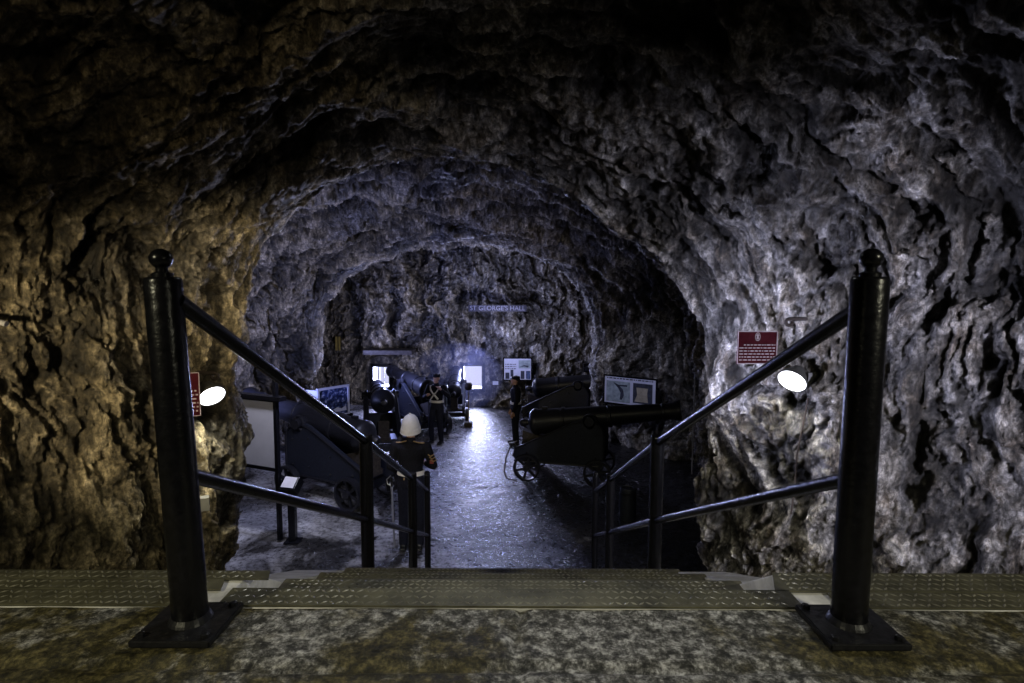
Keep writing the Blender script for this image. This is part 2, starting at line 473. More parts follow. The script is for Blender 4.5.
P, Nn, S, T = cave()
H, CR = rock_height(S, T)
P = P + Nn * (.28 * fbm(S * .42, T * .22 + 3, 2, 200))[..., None]
lip = 1 - .35 * np.exp(-((P[..., 1] - 6.05) / .45) ** 2) - .5 * np.exp(-((P[..., 1] - 13.05) / .5) ** 2)
amp = 1 + .45 * np.clip((P[..., 1] - 6.8) / 1.2, 0, 1)
P = P + Nn * (H * lip * amp - .10)[..., None]
P[..., 2] += CAMZ
a, b_ = int(NU * .36), int(NU * .64)
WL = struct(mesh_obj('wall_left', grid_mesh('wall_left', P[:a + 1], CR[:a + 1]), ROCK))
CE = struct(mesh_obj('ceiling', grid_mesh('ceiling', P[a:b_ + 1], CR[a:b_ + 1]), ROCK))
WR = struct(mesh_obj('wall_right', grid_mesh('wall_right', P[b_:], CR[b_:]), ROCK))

# far wall with two gun embrasures
FW_Y = 17.1
WIN = [(-1.20, .58, -2.97, -2.25), (-4.02, .50, -2.92, -2.29)]      # centre x, width, z0, z1 (rel. eye)
def far_wall():
    xs = np.linspace(-6.6, 4.2, 380); zs = np.linspace(-3.9, 2.0, 260)
    X, Z = np.meshgrid(xs, zs, indexing='ij')
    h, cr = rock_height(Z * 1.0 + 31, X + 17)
    D = h * 1.4
    for cx, w, z0, z1 in WIN:
        dx = np.abs(X - cx) / (w * .5 + .22); top = z1 + .30
        inside = np.clip(1.35 - np.maximum(dx, np.where(Z > z1 - .05, np.hypot(dx, (Z - z1 + .05) / .38), 0)), 0, .35) / .35
        inside *= (Z > z0 - .25)
        D = D * (1 - inside) - .35 * inside
    Yy = FW_Y - D
    hole = np.zeros((379, 259), bool)
    xc = (X[:-1, :-1] + X[1:, 1:]) / 2; zc = (Z[:-1, :-1] + Z[1:, 1:]) / 2
    for cx, w, z0, z1 in WIN: hole |= (np.abs(xc - cx) < w / 2) & (zc > z0) & (zc < z1)
    Q = np.stack([X, Yy, Z + CAMZ], -1)
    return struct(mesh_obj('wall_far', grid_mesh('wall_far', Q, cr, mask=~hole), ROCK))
WF = far_wall()
# wall behind the viewer
bm = bmx(); box(bm, (0, -4.1, 3.0), (12, .2, 9)); struct(obj('wall_back', bm, ROCK))

# embrasures
for i, (cx, w, z0, z1) in enumerate(WIN):
    z0 += CAMZ; z1 += CAMZ; y = FW_Y + .35
    bm = bmx()
    box(bm, (cx - w / 2 - .04, y + .25, (z0 + z1) / 2), (.1, .7, z1 - z0 + .2)); box(bm, (cx + w / 2 + .04, y + .25, (z0 + z1) / 2), (.1, .7, z1 - z0 + .2))
    box(bm, (cx, y + .25, z0 - .04), (w + .1, .7, .1)); box(bm, (cx, y + .25, z1 + .04), (w + .1, .7, .1))
    wo = struct(obj('window_%d' % (i + 1), bm, ROCK))
    if i == 1:
        bm = bmx()
        for k in (-.34, -.18, .12): box(bm, (cx + k * w, y + .1, (z0 + z1) / 2), (.022, .03, z1 - z0))
        obj('window_bars', bm, FRAMEW, wo)

# ------------------------------------------------------------------ floors
def hall_floor():
    xs = np.linspace(-7, 5, 420); ys = np.linspace(6.3, 17.8, 420)
    X, Y = np.meshgrid(xs, ys, indexing='ij')
    h = .035 * fbm(X * .7, Y * .7, 3, 3) + .012 * ridged(X * 2.6, Y * 2.6, 3, 8) - .012
    # rubble swells at the foot of the walls
    e = np.clip((np.abs(X + .9) - 3.6) / 1.6, 0, 1); h = h + .12 * e * (1 + fbm(X * 2, Y * 2, 3, 5))
    h = np.where(e > 0, h, np.minimum(h, .012))
    return struct(mesh_obj('floor', grid_mesh('floor', np.stack([X, Y, h], -1)), FLOOR))
hall_floor()

ST_Y, RISE, NST = 1.963, .1975, 12
STEP_Y = [ST_Y]
for _k in range(NST): STEP_Y.append(STEP_Y[-1] + (.445 if _k < 3 else .372))
def bank():
    xs = np.linspace(-5.5, 5.5, 260); ys = np.linspace(2.0, 7.6, 160)
    X, Y = np.meshgrid(xs, ys, indexing='ij')
    line = LAND - np.interp(Y, STEP_Y, np.arange(NST + 1)) * RISE
    side = np.clip((np.abs(X) - 1.05) / .5, 0, 1)
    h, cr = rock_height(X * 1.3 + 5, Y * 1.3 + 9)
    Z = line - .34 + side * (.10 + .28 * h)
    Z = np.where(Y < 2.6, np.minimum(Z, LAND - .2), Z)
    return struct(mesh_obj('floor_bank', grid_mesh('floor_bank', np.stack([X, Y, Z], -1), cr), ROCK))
bank()

bm = bmx()
for k in range(1, NST):
    z = LAND - k * RISE; y0, y1 = STEP_Y[k - 1], STEP_Y[k]
    box(bm, (0.01, (y0 + y1) / 2 + .01, z - .25), (2.02, y1 - y0 + .02, .5))
struct(obj('floor_stairs', bm, STEP, bevel=.008))

# landing slab with its worn surface
def landing():
    xs = np.linspace(-5.6, 5.6, 520); ys = np.linspace(-4, 1.852, 300)
    X, Y = np.meshgrid(xs, ys, indexing='ij')
    Z = LAND + .006 * fbm(X * 3, Y * 3, 4, 4) - .004
    # joints between the slabs
    jx = np.minimum(np.abs(X - .03 - .04 * fbm(Y * 2, X * 0, 2, 6)), 9); jy = np.abs(Y - 1.55 - .02 * fbm(X * 2, Y * 0, 2, 7))
    Z -= .016 * np.exp(-(jx / .014) ** 2) + .016 * np.exp(-(jy / .016) ** 2)
    return struct(mesh_obj('floor_landing', grid_mesh('floor_landing', np.stack([X, Y, Z], -1)), LANDM))
landing()
bm = bmx()
box(bm, (0, -1.05, LAND - .3), (11.2, 5.9, .5))
for sd in (-1, 1):
    box(bm, (sd * 3.3, 1.977, LAND - .26), (4.6, .238, .51))
    # raked concrete curb beside the steps
    n0 = len(STEP_Y); prof = [(2.09, LAND)] + [(y, LAND - k * RISE - .01) for k, y in enumerate(STEP_Y) if k >= 1] + [(STEP_Y[-1], -.1), (2.09, LAND - .5)]
    xa, xb = sd * 1.0, sd * 1.30
    va = [bm.verts.new((xa, y, z)) for y, z in prof]; vb = [bm.verts.new((xb, y, z)) for y, z in prof]
    bm.faces.new(va); bm.faces.new(vb[::-1])
    for k in range(len(prof)): bm.faces.new((va[k], vb[k], vb[(k + 1) % len(prof)], va[(k + 1) % len(prof)]))
box(bm, (0, 1.911, LAND - .26), (2.0, .106, .51))
struct(obj('trim_1', bm, CONC, bevel=.006))

# ------------------------------------------------------------------ checker plates
def checker(x0, x1, y0, y1, label, z=LAND, skew=0.0, group='checker plates along the head of the stairs', th=.006):
    tk = bmx()
    cx, cy = (x0 + x1) / 2, (y0 + y1) / 2; w, d = x1 - x0, y1 - y0
    bm = bmx()
    poly = [(-w / 2 - skew, -d / 2), (w / 2 + skew, -d / 2), (w / 2, d / 2), (-w / 2, d / 2)]
    lo = [bm.verts.new((x, y, 0)) for x, y in poly]; hi = [bm.verts.new((x, y, th)) for x, y in poly]
    bm.faces.new(hi); bm.faces.new(lo[::-1])
    for i in range(4): bm.faces.new((lo[i], lo[(i + 1) % 4], hi[(i + 1) % 4], hi[i]))
    st = .026; nx = int((w - .03) / st); ny = max(2, int((d - .01) / st))
    for i in range(nx):
        for j in range(ny):
            px = -w / 2 + .02 + i * st; py = -d / 2 + (j + .5) * d / ny
            s = 1 if (i + j) % 2 else -1
            a = Vector((.011, .011 * s * .9, 0)); n_ = Vector((-.0035 * s, .0035, 0)); c = Vector((px, py, th)); t = c + Vector((0, 0, .003))
            v = [tk.verts.new(p) for p in (c - a, c + n_, c + a, c - n_)]; tp = tk.verts.new(t)
            for k in range(4): tk.faces.new((v[k], v[(k + 1) % 4], tp))
    o = obj2('checker_plate', [(bm, CHECK), (tk, TICK)])
    o.location = (cx, cy, z)
    return tag(o, label, 'metal plate', group)
T1, T2, T3 = STEP_Y[1:4]
checker(-1.0, 1.0, 1.852, 1.965, 'long worn checker plate across the top edge of the stairs, between the two tall posts', LAND + .001)
checker(-.97, .98, ST_Y + .02, T1, 'worn checker plate covering the first tread below the top of the stairs', LAND - RISE)
checker(-.97, .98, T1 + .02, T2, 'worn checker plate covering the second tread below the top of the stairs', LAND - 2 * RISE)
checker(-.97, .98, T2 + .02, T3, 'thin sliver of checker plate on the third tread down the stairs', LAND - 3 * RISE)
checker(-3.4, -1.13, 1.852, 1.95, 'long checker plate left of the stairs, front strip beside the left post', LAND + .001)
checker(-3.4, -1.06, 1.955, 2.025, 'long checker plate left of the stairs, darker strip behind the front one', LAND + .001, .02)
checker(-3.0, -.92, 2.03, 2.092, 'narrow checker plate left of the stairs, hindmost strip along the drop', LAND + .001, .02)
checker(1.13, 3.4, 1.852, 1.95, 'long olive checker plate right of the stairs, front strip beside the right post', LAND + .001)
checker(1.0, 3.4, 1.96, 2.092, 'wide checker plate right of the stairs, along the drop behind the right post', LAND + .001, .05)

# ------------------------------------------------------------------ stair railings
POSTY = [1.745, 3.80, 5.55, 6.54]
SLOPE = .481
def ground_at(y): return LAND if y < 1.96 else LAND - min(NST, sum(1 for q in STEP_Y if q < y)) * RISE
def railing(side, x0, x1, ph, lean, label):
    t = thing('stair_railing', label, 'railing', (side * x0, POSTY[0], LAND))
    top0 = CAMZ - .028
    def rz(y): return top0 - SLOPE * (y - POSTY[0])
    def rx(y): return side * (x1 - x0) * min(1, (y - POSTY[0]) / (POSTY[1] - POSTY[0])) if y < POSTY[1] else side * (x1 - x0)
    for i, y in enumerate(POSTY):
        gz = LAND if i == 0 else ground_at(y)
        tp = (LAND + ph) if i == 0 else rz(y) + (.05, .05, .06, .20)[i]
        r = (.053, .045, .045, .036)[i]; X = rx(y)
        parts = []
        bm = bmx()
        LN = Matrix.Rotation(R(lean) if i == 0 else 0, 4, 'Y')
        lathe(bm, [(gz - LAND, r), (tp - LAND - .012, r), (tp - LAND - .004, r * .97), (tp - LAND, r * .9)], 28, Matrix.Translation((X, y - POSTY[0], 0)) @ LN @ AX_Z)
        p = obj('post', bm, BLACK, t, True)
        if i == 0:
            bm = bmx()
            lathe(bm, [(0, .03), (.012, .03), (.018, .017), (.028, .017)] + [(.056 - .031 * math.cos(a), max(0, .033 * math.sin(a))) for a in np.linspace(.55, PI, 12)], 24, LN @ Matrix.Translation((0, 0, tp - LAND)) @ AX_Z)
            obj('finial_ball', bm, BLACK, p, True)
            pl = bmx(); box(pl, (0, -.01, .011), (.245, .225, .022))
            bmesh.ops.bevel(pl, geom=pl.edges[:], offset=.004, segments=2, affect='EDGES')
            bm = bmx()
            for sx in (-1, 1):
                for sy in (-1, 1): lathe(bm, [(0, .013), (.012, .013), (.014, .008)], 6, Matrix.Translation((sx * .098, sy * .088 - .01, .021)) @ AX_Z)
            lathe(bm, [(0, .066), (.008, .062), (.02, .054)], 28, Matrix.Translation((0, 0, .021)) @ AX_Z)
            obj2('base_plate', [(pl, IRON), (bm, IRON)], t)
        elif i == 3:
            bm = bmx(); lathe(bm, [(-.01, r * .9)] + [(.012 - .028 * math.cos(a), max(0, r * math.sin(a))) for a in np.linspace(.9, PI, 8)], 20, Matrix.Translation((X, y - POSTY[0], tp - LAND)) @ AX_Z)
            obj('post_cap', bm, BLACK, p, True)
    for nm, dz in (('top_rail', 0), ('lower_rail', -.545)):
        bm = bmx()
        tube(bm, [(0, 0, rz(POSTY[0]) + dz - LAND)] + [(rx(y), y - POSTY[0], rz(y) + dz - LAND) for y in POSTY[1:]], .026 if dz == 0 else .024, 20)
        obj(nm, bm, BLACK, t, True)
    return t
railing(-1, 1.027, .99, 1.112, -2.0, 'black iron stair railing on the left, its tall ball-topped post beside the left checker plates')
railing(1, 1.086, .995, 1.122, 0.3, 'black iron stair railing on the right, running below the red sign and wall lamp')

# ------------------------------------------------------------------ placing on the rock
bpy.context.view_layer.update()
CM = cam.matrix_world.copy()
def ray(px, py):
    return (CM.to_3x3() @ Vector(((px - 512) / FPX, (341.5 - py) / FPX, -1))).normalized()
def at(px, py, Y):
    d = ray(px, py); return CM.translation + d * (Y / d.y)
def on_rock(px, py, objs=None):
    d = ray(px, py); best = None
    for o in objs or (WL, WR, CE, WF):
        ok, loc, nor, _ = o.ray_cast(CM.translation, d)
        if ok and (best is None or (loc - CM.translation).length < (best[0] - CM.translation).length): best = (loc, nor)
    return best
def min_y(px0, py0, px1, py1):
    return min(on_rock(px0 + (px1 - px0) * i / 4, py0 + (py1 - py0) * j / 4)[0].y for i in range(5) for j in range(5))

def rot_facing(yaw): return (0, 0, yaw)

# red notice boards
def bars(bm, x0, x1, z, h, y, rng, gap=.012):
    x = x0
    while x < x1 - .004:
        w = min(rng.uniform(.008, .03) * (h / .008), x1 - x)
        box(bm, (x + w / 2, y, z), (w, .001, h)); x += w + gap * h / .012
def red_sign(c, w, h, yaw, label):
    t = thing('notice_sign', label, 'sign', c, (0, 0, yaw))
    pb = bmx(); box(pb, (0, 0, 0), (w, .012, h)); e = .007
    bm = bmx()
    box(bm, (0, -.007, h / 2 - e / 2), (w, .006, e)); box(bm, (0, -.007, -h / 2 + e / 2), (w, .006, e))
    box(bm, (-w / 2 + e / 2, -.007, 0), (e, .006, h)); box(bm, (w / 2 - e / 2, -.007, 0), (e, .006, h))
    rng = random.Random(3)
    z = h * .5 - h * .42
    for i in range(6):
        bars(bm, -w * (.34 if i == 0 else .45), w * .45, z, h * .034, -.0072, rng); z -= h * .092
    obj2('sign_plate', [(pb, RED), (bm, INKW)], t)
    bm = bmx(); n = 24                        # oval crest
    for r0, r1, y in ((.9, 1.08, -.008),):
        A_ = [bm.verts.new((.062 * w * r0 * math.cos(2 * PI * k / n), y, h * .33 + .12 * h * r0 * math.sin(2 * PI * k / n))) for k in range(n)]
        B_ = [bm.verts.new((.062 * w * r1 * math.cos(2 * PI * k / n), y, h * .33 + .12 * h * r1 * math.sin(2 * PI * k / n))) for k in range(n)]
        for k in range(n): bm.faces.new((A_[k], A_[(k + 1) % n], B_[(k + 1) % n], B_[k]))
    box(bm, (0, -.0075, h * .33), (.04 * w, .002, .16 * h)); box(bm, (0, -.0075, h * .37), (.085 * w, .002, .025 * h)); box(bm, (0, -.0075, h * .29), (.075 * w, .002, .02 * h))
    obj('crest', bm, INKW, t)
    return t
y = min_y(737, 331, 777, 364) - .03
c = at(757, 347.5, y); s = y / FPX
red_sign(c, 40.5 * s, 33 * s, R(2), 'dark red notice sign with pale crest and lettering on the right rock face')
y = min_y(168, 372, 196, 418) - .02
c = at(180, 395, y); s = y / FPX
red_sign(c, 36 * s, 45 * s, R(22), 'red notice sign half hidden behind the tall left railing post')

# wall lamps
def wall_lamp(px, py, label, aim_x):
    hit = on_rock(px - aim_x * 20, py - 2)
    rockp = hit[0]
    y = min(rockp.y, on_rock(px, py)[0].y) - .16
    c = at(px, py, y)
    t = thing('wall_lamp', label, 'lamp', c)
    d = Vector((aim_x * .62, -.50, -.60)).normalized()         # the way the lamp shines
    q = d.to_track_quat('X', 'Z').to_matrix().to_4x4()
    r = .125
    bm = bmx(); lathe(bm, [(-.17, 0), (-.168, .03), (-.15, .055), (-.10, .075), (-.03, r * .98), (.0, r * 1.06), (.006, r * 1.06), (.006, r * .98), (-.004, r * .96)], 28, q)
    obj('lamp_housing', bm, LAMPB, t, True)
    bm = bmx(); lathe(bm, [(.002, r * .95), (.007, r * .9), (.012, r * .6), (.015, 0)], 28, q)
    obj('lamp_lens', bm, GLOW, t, True)
    bm = bmx(); back = -d * .15; w = (rockp - c) + Vector((0, .1, 0))
    tube(bm, [back, back + Vector((-aim_x * .05, .05, 0)), w], .014, 10); box(bm, w - Vector((0, .1, 0)), (.09, .04, .12))
    obj('wall_bracket', bm, LAMPB, t, True)
    li = bpy.data.lights.new('lamp_light', 'SPOT'); li.energy = 42; li.color = (1.0, .96, .78) ; li.spot_size = R(130); li.spot_blend = .5; li.shadow_soft_size = .10
    lo = bpy.data.objects.new('lamp_light', li); COL.objects.link(lo); lo.parent = t
    dd = Vector((aim_x * .25, .15, -1)).normalized()
    lo.location = d * .06; lo.rotation_euler = dd.to_track_quat('-Z', 'Y').to_euler()
    return t, rockp
LAMP_R, lr = wall_lamp(792, 381, 'lit round wall lamp on the right rock face, under the red sign', -1)
LAMP_L, ll = wall_lamp(212, 396, 'lit round wall lamp on the left rock face, behind the tall left post', 1)

def rock_cable(name, pix, rad, label, cat, off=.08, mat=RUST):
    pts = []
    for px, py in pix:
        h = on_rock(px, py)[0]; dirc = (CM.translation - h).normalized(); pts.append(h + dirc * off)
    bm = bmx(); tube(bm, pts, rad, 8)
    return tag(obj(name, bm, mat, None, True), label, cat)
rock_cable('lamp_cable', [(808, 398), (806, 410), (803, 425), (800, 440), (797, 455), (796, 470), (795, 485), (793, 500), (791, 514)], .008, 'thin dark cable hanging down the right rock face from the lamp', 'cable')
y = min(on_rock(px, py)[0].y for px in (692, 694, 696, 698) for py in range(372, 476, 4)) - .05
bm = bmx(); ca, cb = at(695, 374, y), at(695, 474, y); tube(bm, [ca, Vector((ca.x, y, cb.z))], .012, 10)
for f in (.12, .85): box(bm, (ca.x, y + .01, ca.z + (cb.z - ca.z) * f), (.05, .03, .03))
tag(obj('conduit_pipe', bm, PIPEM, None, True), 'pale vertical conduit pipe on the dark rock beside the right portal edge', 'pipe')

def hook(px0, px1, py, label):
    y = min(on_rock(px0, py)[0].y, on_rock(px1, py)[0].y) - .06
    a = at(px0, py, y); b = at(px1, py, y); s = y / FPX
    t = thing('iron_hook', label, 'hook', a)
    d = (b - a); pts = [Vector((0, .12, 0)), Vector((0, 0, 0)), d * .4, d * .8]
    sg = 1 if d.x > 0 else -1
    for k in range(9):
        an = PI / 2 - k * PI * 1.6 / 8
        pts.append(d * .8 + Vector((sg * 3.2 * s * math.cos(an), 0, 3.2 * s * math.sin(an) - 3.2 * s)))
    bm = bmx(); tube(bm, pts, .016, 8); obj('hook_rod', bm, RUST, t, True)
    return t
hook(197, 219, 373, 'curled iron hook on the left rock face just above the lamp')
hook(806, 785, 319, 'curled iron hook on the right rock face right of the red sign')

# junction box and the little pipe on the left rock
y = min_y(196, 497, 208, 512) - .03; c = at(202, 504, y); s = y / FPX
t = thing('junction_box', 'small pale junction box low on the left rock face, right of the tall post', 'box', c, (0, 0, R(25)))
bm = bmx(); box(bm, (0, .02, 0), (13 * s, .09, 13 * s)); obj('box_body', bm, BOX, t, bevel=.006)
bm = bmx(); box(bm, (0, -.028, 0), (13.6 * s, .012, 13.6 * s)); obj('box_lid', bm, BOX, t, bevel=.003)
h0 = on_rock(2, 318)[0]; 
bm = bmx(); tube(bm, [h0 + Vector((-.35, -.16, .07)), h0 + Vector((0, -.12, .0)), h0 + Vector((.13, -.11, -.04))], .022, 12)
tag(obj('pipe_stub', bm, PIPEM, None, True), 'short pale pipe sticking out at the left edge of the rock wall', 'pipe')
y = min_y(332, 335, 342, 352) - .02; c = at(336.5, 343.5, y); s = y / FPX
t = thing('wall_marker', 'small yellow upright marker high on the left rock wall of the hall', 'marker', c)
bm = bmx(); box(bm, (0, 0, 0), (2.2 * s, .02, 14 * s)); obj('marker_strip', bm, YEL, t)
bm = bmx(); box(bm, (3.0 * s, 0, .0), (1.8 * s, .02, 14 * s)); obj('marker_strip', bm, YEL, t)

# ------------------------------------------------------------------ cannons
def cannon(label, loc, yaw, elev=8, group=None):
    t = thing('cannon', label, 'cannon', loc, (0, 0, yaw), group)
    TX, TZ = .48, 1.16
    mt = Matrix.Translation((TX, 0, TZ)) @ Matrix.Rotation(-R(elev), 4, 'Y')
    prof = [(-1.37, 0), (-1.36, .05), (-1.32, .075), (-1.27, .075), (-1.23, .055), (-1.20, .05), (-1.18, .09), (-1.14, .20), (-1.10, .235), (-1.07, .25), (-1.02, .25), (-1.0, .235),
            (-.55, .222), (-.54, .236), (-.49, .236), (-.48, .215), (.30, .192), (.31, .207), (.36, .207), (.37, .182), (1.25, .147), (1.26, .16), (1.30, .16), (1.31, .147), (1.42, .150), (1.50, .175), (1.55, .186), (1.58, .18), (1.585, .085), (1.2, .08), (1.2, 0)]
    bm = bmx(); lathe(bm, prof, 40, mt)
    br = obj('barrel', bm, IRON, t, True)
    bm = bmx(); lathe(bm, [(-.40, .085), (.40, .085)], 24, mt @ AX_Y); obj('trunnion', bm, IRON, br, True)
    bm = bmx(); box(bm, mt @ Vector((-.85, 0, .245)), (.1, .06, .05)); obj('vent_patch', bm, IRON, br)
    poly = [(-.86, .33), (.72, .33), (.74, .40), (.74, .92), (.72, 1.02), (.66, 1.10), (.60, 1.135), (.57, 1.14)]
    poly += [(TX + .09 * math.cos(a), TZ - .05 + .09 * math.sin(a) - .01) for a in np.linspace(-.1, -PI + .1, 8)]
    poly += [(.34, 1.17), (.24, 1.14), (.10, 1.07), (-.05, 1.0), (-.62, .70), (-.80, .62), (-.90, .55), (-.92, .42)]
    for s in (-1, 1):
        pb = bmx(); prism(pb, poly, s * .30 - .035, s * .30 + .035)
        bmesh.ops.recalc_face_normals(pb, faces=pb.faces)
        bmesh.ops.bevel(pb, geom=[e for e in pb.edges if e.is_manifold and e.calc_face_angle(0) > .6], offset=.006, segments=2, affect='EDGES')
        fl = bmx()
        tube(fl, [(x, s * .345, z) for x, z in [(.74, .38), (.74, .92), (.715, 1.02), (.66, 1.08), (.58, 1.12)]], .018, 8)
        tube(fl, [(x, s * .345, z) for x, z in [(.36, 1.15), (.24, 1.12), (.10, 1.06), (-.62, .70), (-.88, .56), (-.92, .42)]], .018, 8)
        tube(fl, [(-.9, s * .345, .345), (.72, s * .345, .345)], .018, 8)
        for x, z in ((.6, .5), (.6, .9), (.25, .95), (.25, .5), (-.2, .72), (-.2, .45), (-.65, .5)): lathe(fl, [(0, .02), (.012, .02), (.02, .01)], 8, Matrix.Translation((x, s * .335, z)) @ (AX_Y if s > 0 else AX_Y @ Matrix.Rotation(PI, 4, 'Z')))
        obj2('cheek', [(pb, IRON_D), (fl, IRON)], t)
        bm = bmx()
        tube(bm, [(TX + .115 * math.cos(a), s * .30, TZ + .105 * math.sin(a)) for a in np.linspace(-.2, PI + .2, 12)], .022, 8, sx=1.6)
        obj('trunnion_cap', bm, IRON, t, True)
    bm = bmx(); box(bm, (.55, 0, .55), (.08, .53, .4)); obj('transom', bm, IRON_D, t, bevel=.005)
    bm = bmx(); box(bm, (-.5, 0, .42), (.5, .53, .08)); obj('bed_plate', bm, IRON_D, t, bevel=.005)
    bm = bmx(); prism(bm, [(-.80, .52), (-.25, .52), (-.25, .70), (-.80, .86)], -.11, .11); q = obj('quoin', bm, TIMBER, t, bevel=.006)
    bm = bmx(); box(bm, (-.5, 0, .475), (.62, .28, .085)); obj('quoin_bed', bm, TIMBER, t, bevel=.004)
    for x in (-.64, .64):
        bm = bmx(); box(bm, (x, 0, .265), (.13, .74, .13)); tube(bm, [(x, -.49, .245), (x, .49, .245)], .04, 14); obj('axle', bm, IRON_D, t)
        for s in (-1, 1):
            bm = bmx(); cy = s * .42; rr = .245
            # rim
            n = 36; loops = []
            for r_, dy in ((rr, -.05), (rr, .05), (rr - .035, .05), (rr - .035, -.05)):
                loops.append([bm.verts.new((x + r_ * math.cos(2 * PI * k / n), cy + dy, .245 + r_ * math.sin(2 * PI * k / n))) for k in range(n)])
            for a_, b2 in zip(loops, loops[1:] + loops[:1]):
                for k in range(n): bm.faces.new((a_[k], a_[(k + 1) % n], b2[(k + 1) % n], b2[k]))
            for k in range(6):
                an = 2 * PI * k / 6 + .3
                m3 = Matrix.Rotation(-an, 3, 'Y')
                box(bm, Vector((x, cy, .245)) + m3 @ Vector((.13, 0, 0)), (.19, .035, .042), m3)
            wh = obj('wheel', bm, IRON, t, True)
            bm = bmx(); lathe(bm, [(-.075, .035), (-.07, .06), (.07, .06), (.075, .035)], 20, Matrix.Translation((x, cy, .245)) @ AX_Y); obj('hub', bm, IRON, wh, True)
    # ring bolts on the rear
    for s in (-1, 1):
        bm = bmx(); tube(bm, [(-.90 + .045 * math.cos(a) - .03, s * .30, .60 + .045 * math.sin(a)) for a in np.linspace(0, 2 * PI, 13)], .01, 8)
        obj('ring_bolt', bm, IRON, t, True)
    return t
GRP = 'black iron cannons on wheeled carriages in the hall'
proto = cannon('black cannon at front right of the hall, barrel pointing right towards the rock face', (0, 0, 0), 0, 8, GRP)
r1 = R(-15)
def place_right(near_mid, yaw):
    n = Vector((math.sin(-yaw), math.cos(yaw), 0)) * .42
    return Vector(near_mid) + n
proto2 = cannon('dark cannon behind the front left one, right of the blue display screen', (-2.78, 12.0, .005), R(106), -3, GRP)
proto.location = place_right((.90, 10.0, 0.005), r1); proto.rotation_euler = (0, 0, r1)
dup(proto, (1.22, 14.3, .005), (0, 0, R(-10)), 'black cannon farther back on the right, behind the front right cannon')
dup(proto, (-2.95, 9.42, .005), (0, 0, R(152)), 'black cannon at front left of the hall, behind the tall white board').scale = (1.07, 1.07, 1.07)
cannon('black cannon far left whose pale lit muzzle points at the shuttered window', (-2.28, 14.0, .005), R(121), 3, GRP)
c6 = dup(proto, (-1.55, 15.35, .005), (0, 0, R(94)), 'bluish backlit cannon deepest in the hall, left of the bright far window'); c6.scale = (.8, .8, .8)

# rope tail beside the front right cannon
bm = bmx()
pts = [(.11, 10.66, .62), (.0, 10.55, .58), (-.10, 10.42, .35), (-.13, 10.3, .12), (-.08, 10.22, .03), (.02, 10.16, .025), (.1, 10.1, .025)]
tube(bm, pts, .014, 8)
tag(obj('breeching_rope', bm, ROPE, None, True), 'dark rope looping from the back of the front right cannon to the floor', 'rope')

# ------------------------------------------------------------------ boards and signs
def board(name, label, cat, c, w, h, yaw, legs=None, thick=.05, frame=.03, face=LILAC, fm=BLACK, tilt=0):
    t = thing(name, label, cat, c, (tilt, 0, yaw))
    bm = bmx(); box(bm, (0, 0, 0), (w - frame, thick * .5, h - frame)); obj('panel', bm, face, t)
    bm = bmx()
    box(bm, (0, 0, h / 2), (w + frame, thick, frame)); box(bm, (0, 0, -h / 2), (w + frame, thick, frame))
    box(bm, (-w / 2, 0, 0), (frame, thick, h)); box(bm, (w / 2, 0, 0), (frame, thick, h))
    obj('frame', bm, fm, t, bevel=.003)
    return t
def pic(t, x, z, w, h, mat, th=.02, name='picture'):
    bm = bmx(); box(bm, (x, -.5 * .05 * .5 - .004 - th * .1, z), (w, .006, h)); return obj(name, bm, mat, t)
def blob(t, poly, mat, name='picture_shape', dy=-.024):
    bm = bmx(); bm.faces.new([bm.verts.new((x, dy, z)) for x, z in poly]); return obj(name, bm, mat, t)
def textrow(t, x0, x1, zs, h, mat=PRINT_D, seed=1):
    rng = random.Random(seed); bm = bmx()
    for z in zs: bars(bm, x0, x1, z, h, -.021, rng)
    return obj('lettering', bm, mat, t)

# information board on the right, in front of the second rock arch
A = at(604.5, 391, 12.25); B = at(656.5, 391, 11.55)
dv = B - A; w = dv.length; yaw = math.atan2(dv.y, dv.x); h = .60
mid = (A + B) / 2; mid.z = CAMZ - (391 - 292) / FPX * 11.9
t = board('information_board', 'pale information board with two pictures behind the front right cannon barrel', 'board', mid, w, h, yaw)
m1 = pic(t, -w * .22, -.03, w * .46, h * .74, PRINT_M)
blob(t, [(-.38, .17), (-.25, .12), (-.05, .13), (-.05, .09), (-.22, .09), (-.14, .02), (-.12, -.1), (-.17, -.2), (-.22, -.2), (-.2, -.05), (-.26, .05)], PRINT_D)
pic(t, w * .25, -.02, w * .36, h * .70, PRINT_D)
blob(t, [(.16, .1), (.42, .1), (.40, 0), (.42, -.2), (.12, -.2), (.18, -.05)], PRINT_S)
textrow(t, -w * .44, w * .44, [h * .42], .022)
for s in (-1, 1):
    bm = bmx(); box(bm, (s * w * .47, .03, -(mid.z) / 2 - h * .1), (.04, .04, mid.z - h * .2)); obj('leg', bm, BLACK, t)

# far wall information board
A = at(503.5, 369, 16.6); B = at(531.5, 369, 16.6); w = B.x - A.x; h = 22.5 / FPX * 16.6
t = board('information_board', 'framed pale information board on the far wall, right of the bright far window', 'board', ((A.x + B.x) / 2, 16.6, A.z), w, h, 0, frame=.035)
pic(t, w * .25, h * .22, w * .42, h * .36, PRINT_M); blob(t, [(.06, .07), (.2, .12), (.34, .10), (.3, .05), (.2, .08)], PRINT_D)
pic(t, w * .18, -h * .26, w * .13, h * .36, PRINT_D); pic(t, w * .38, -h * .26, w * .15, h * .36, PRINT_B)
pic(t, -w * .36, -h * .30, w * .14, h * .28, PRINT_D); pic(t, -w * .20, -h * .18, w * .10, h * .3, PRINT_D)
textrow(t, -w * .44, -w * .05, [h * .22, h * .12, h * .02], .02)
bm = bmx(); box(bm, (0, .3, 0), (.05, .6, .05)); obj('wall_bracket', bm, BLACK, t)

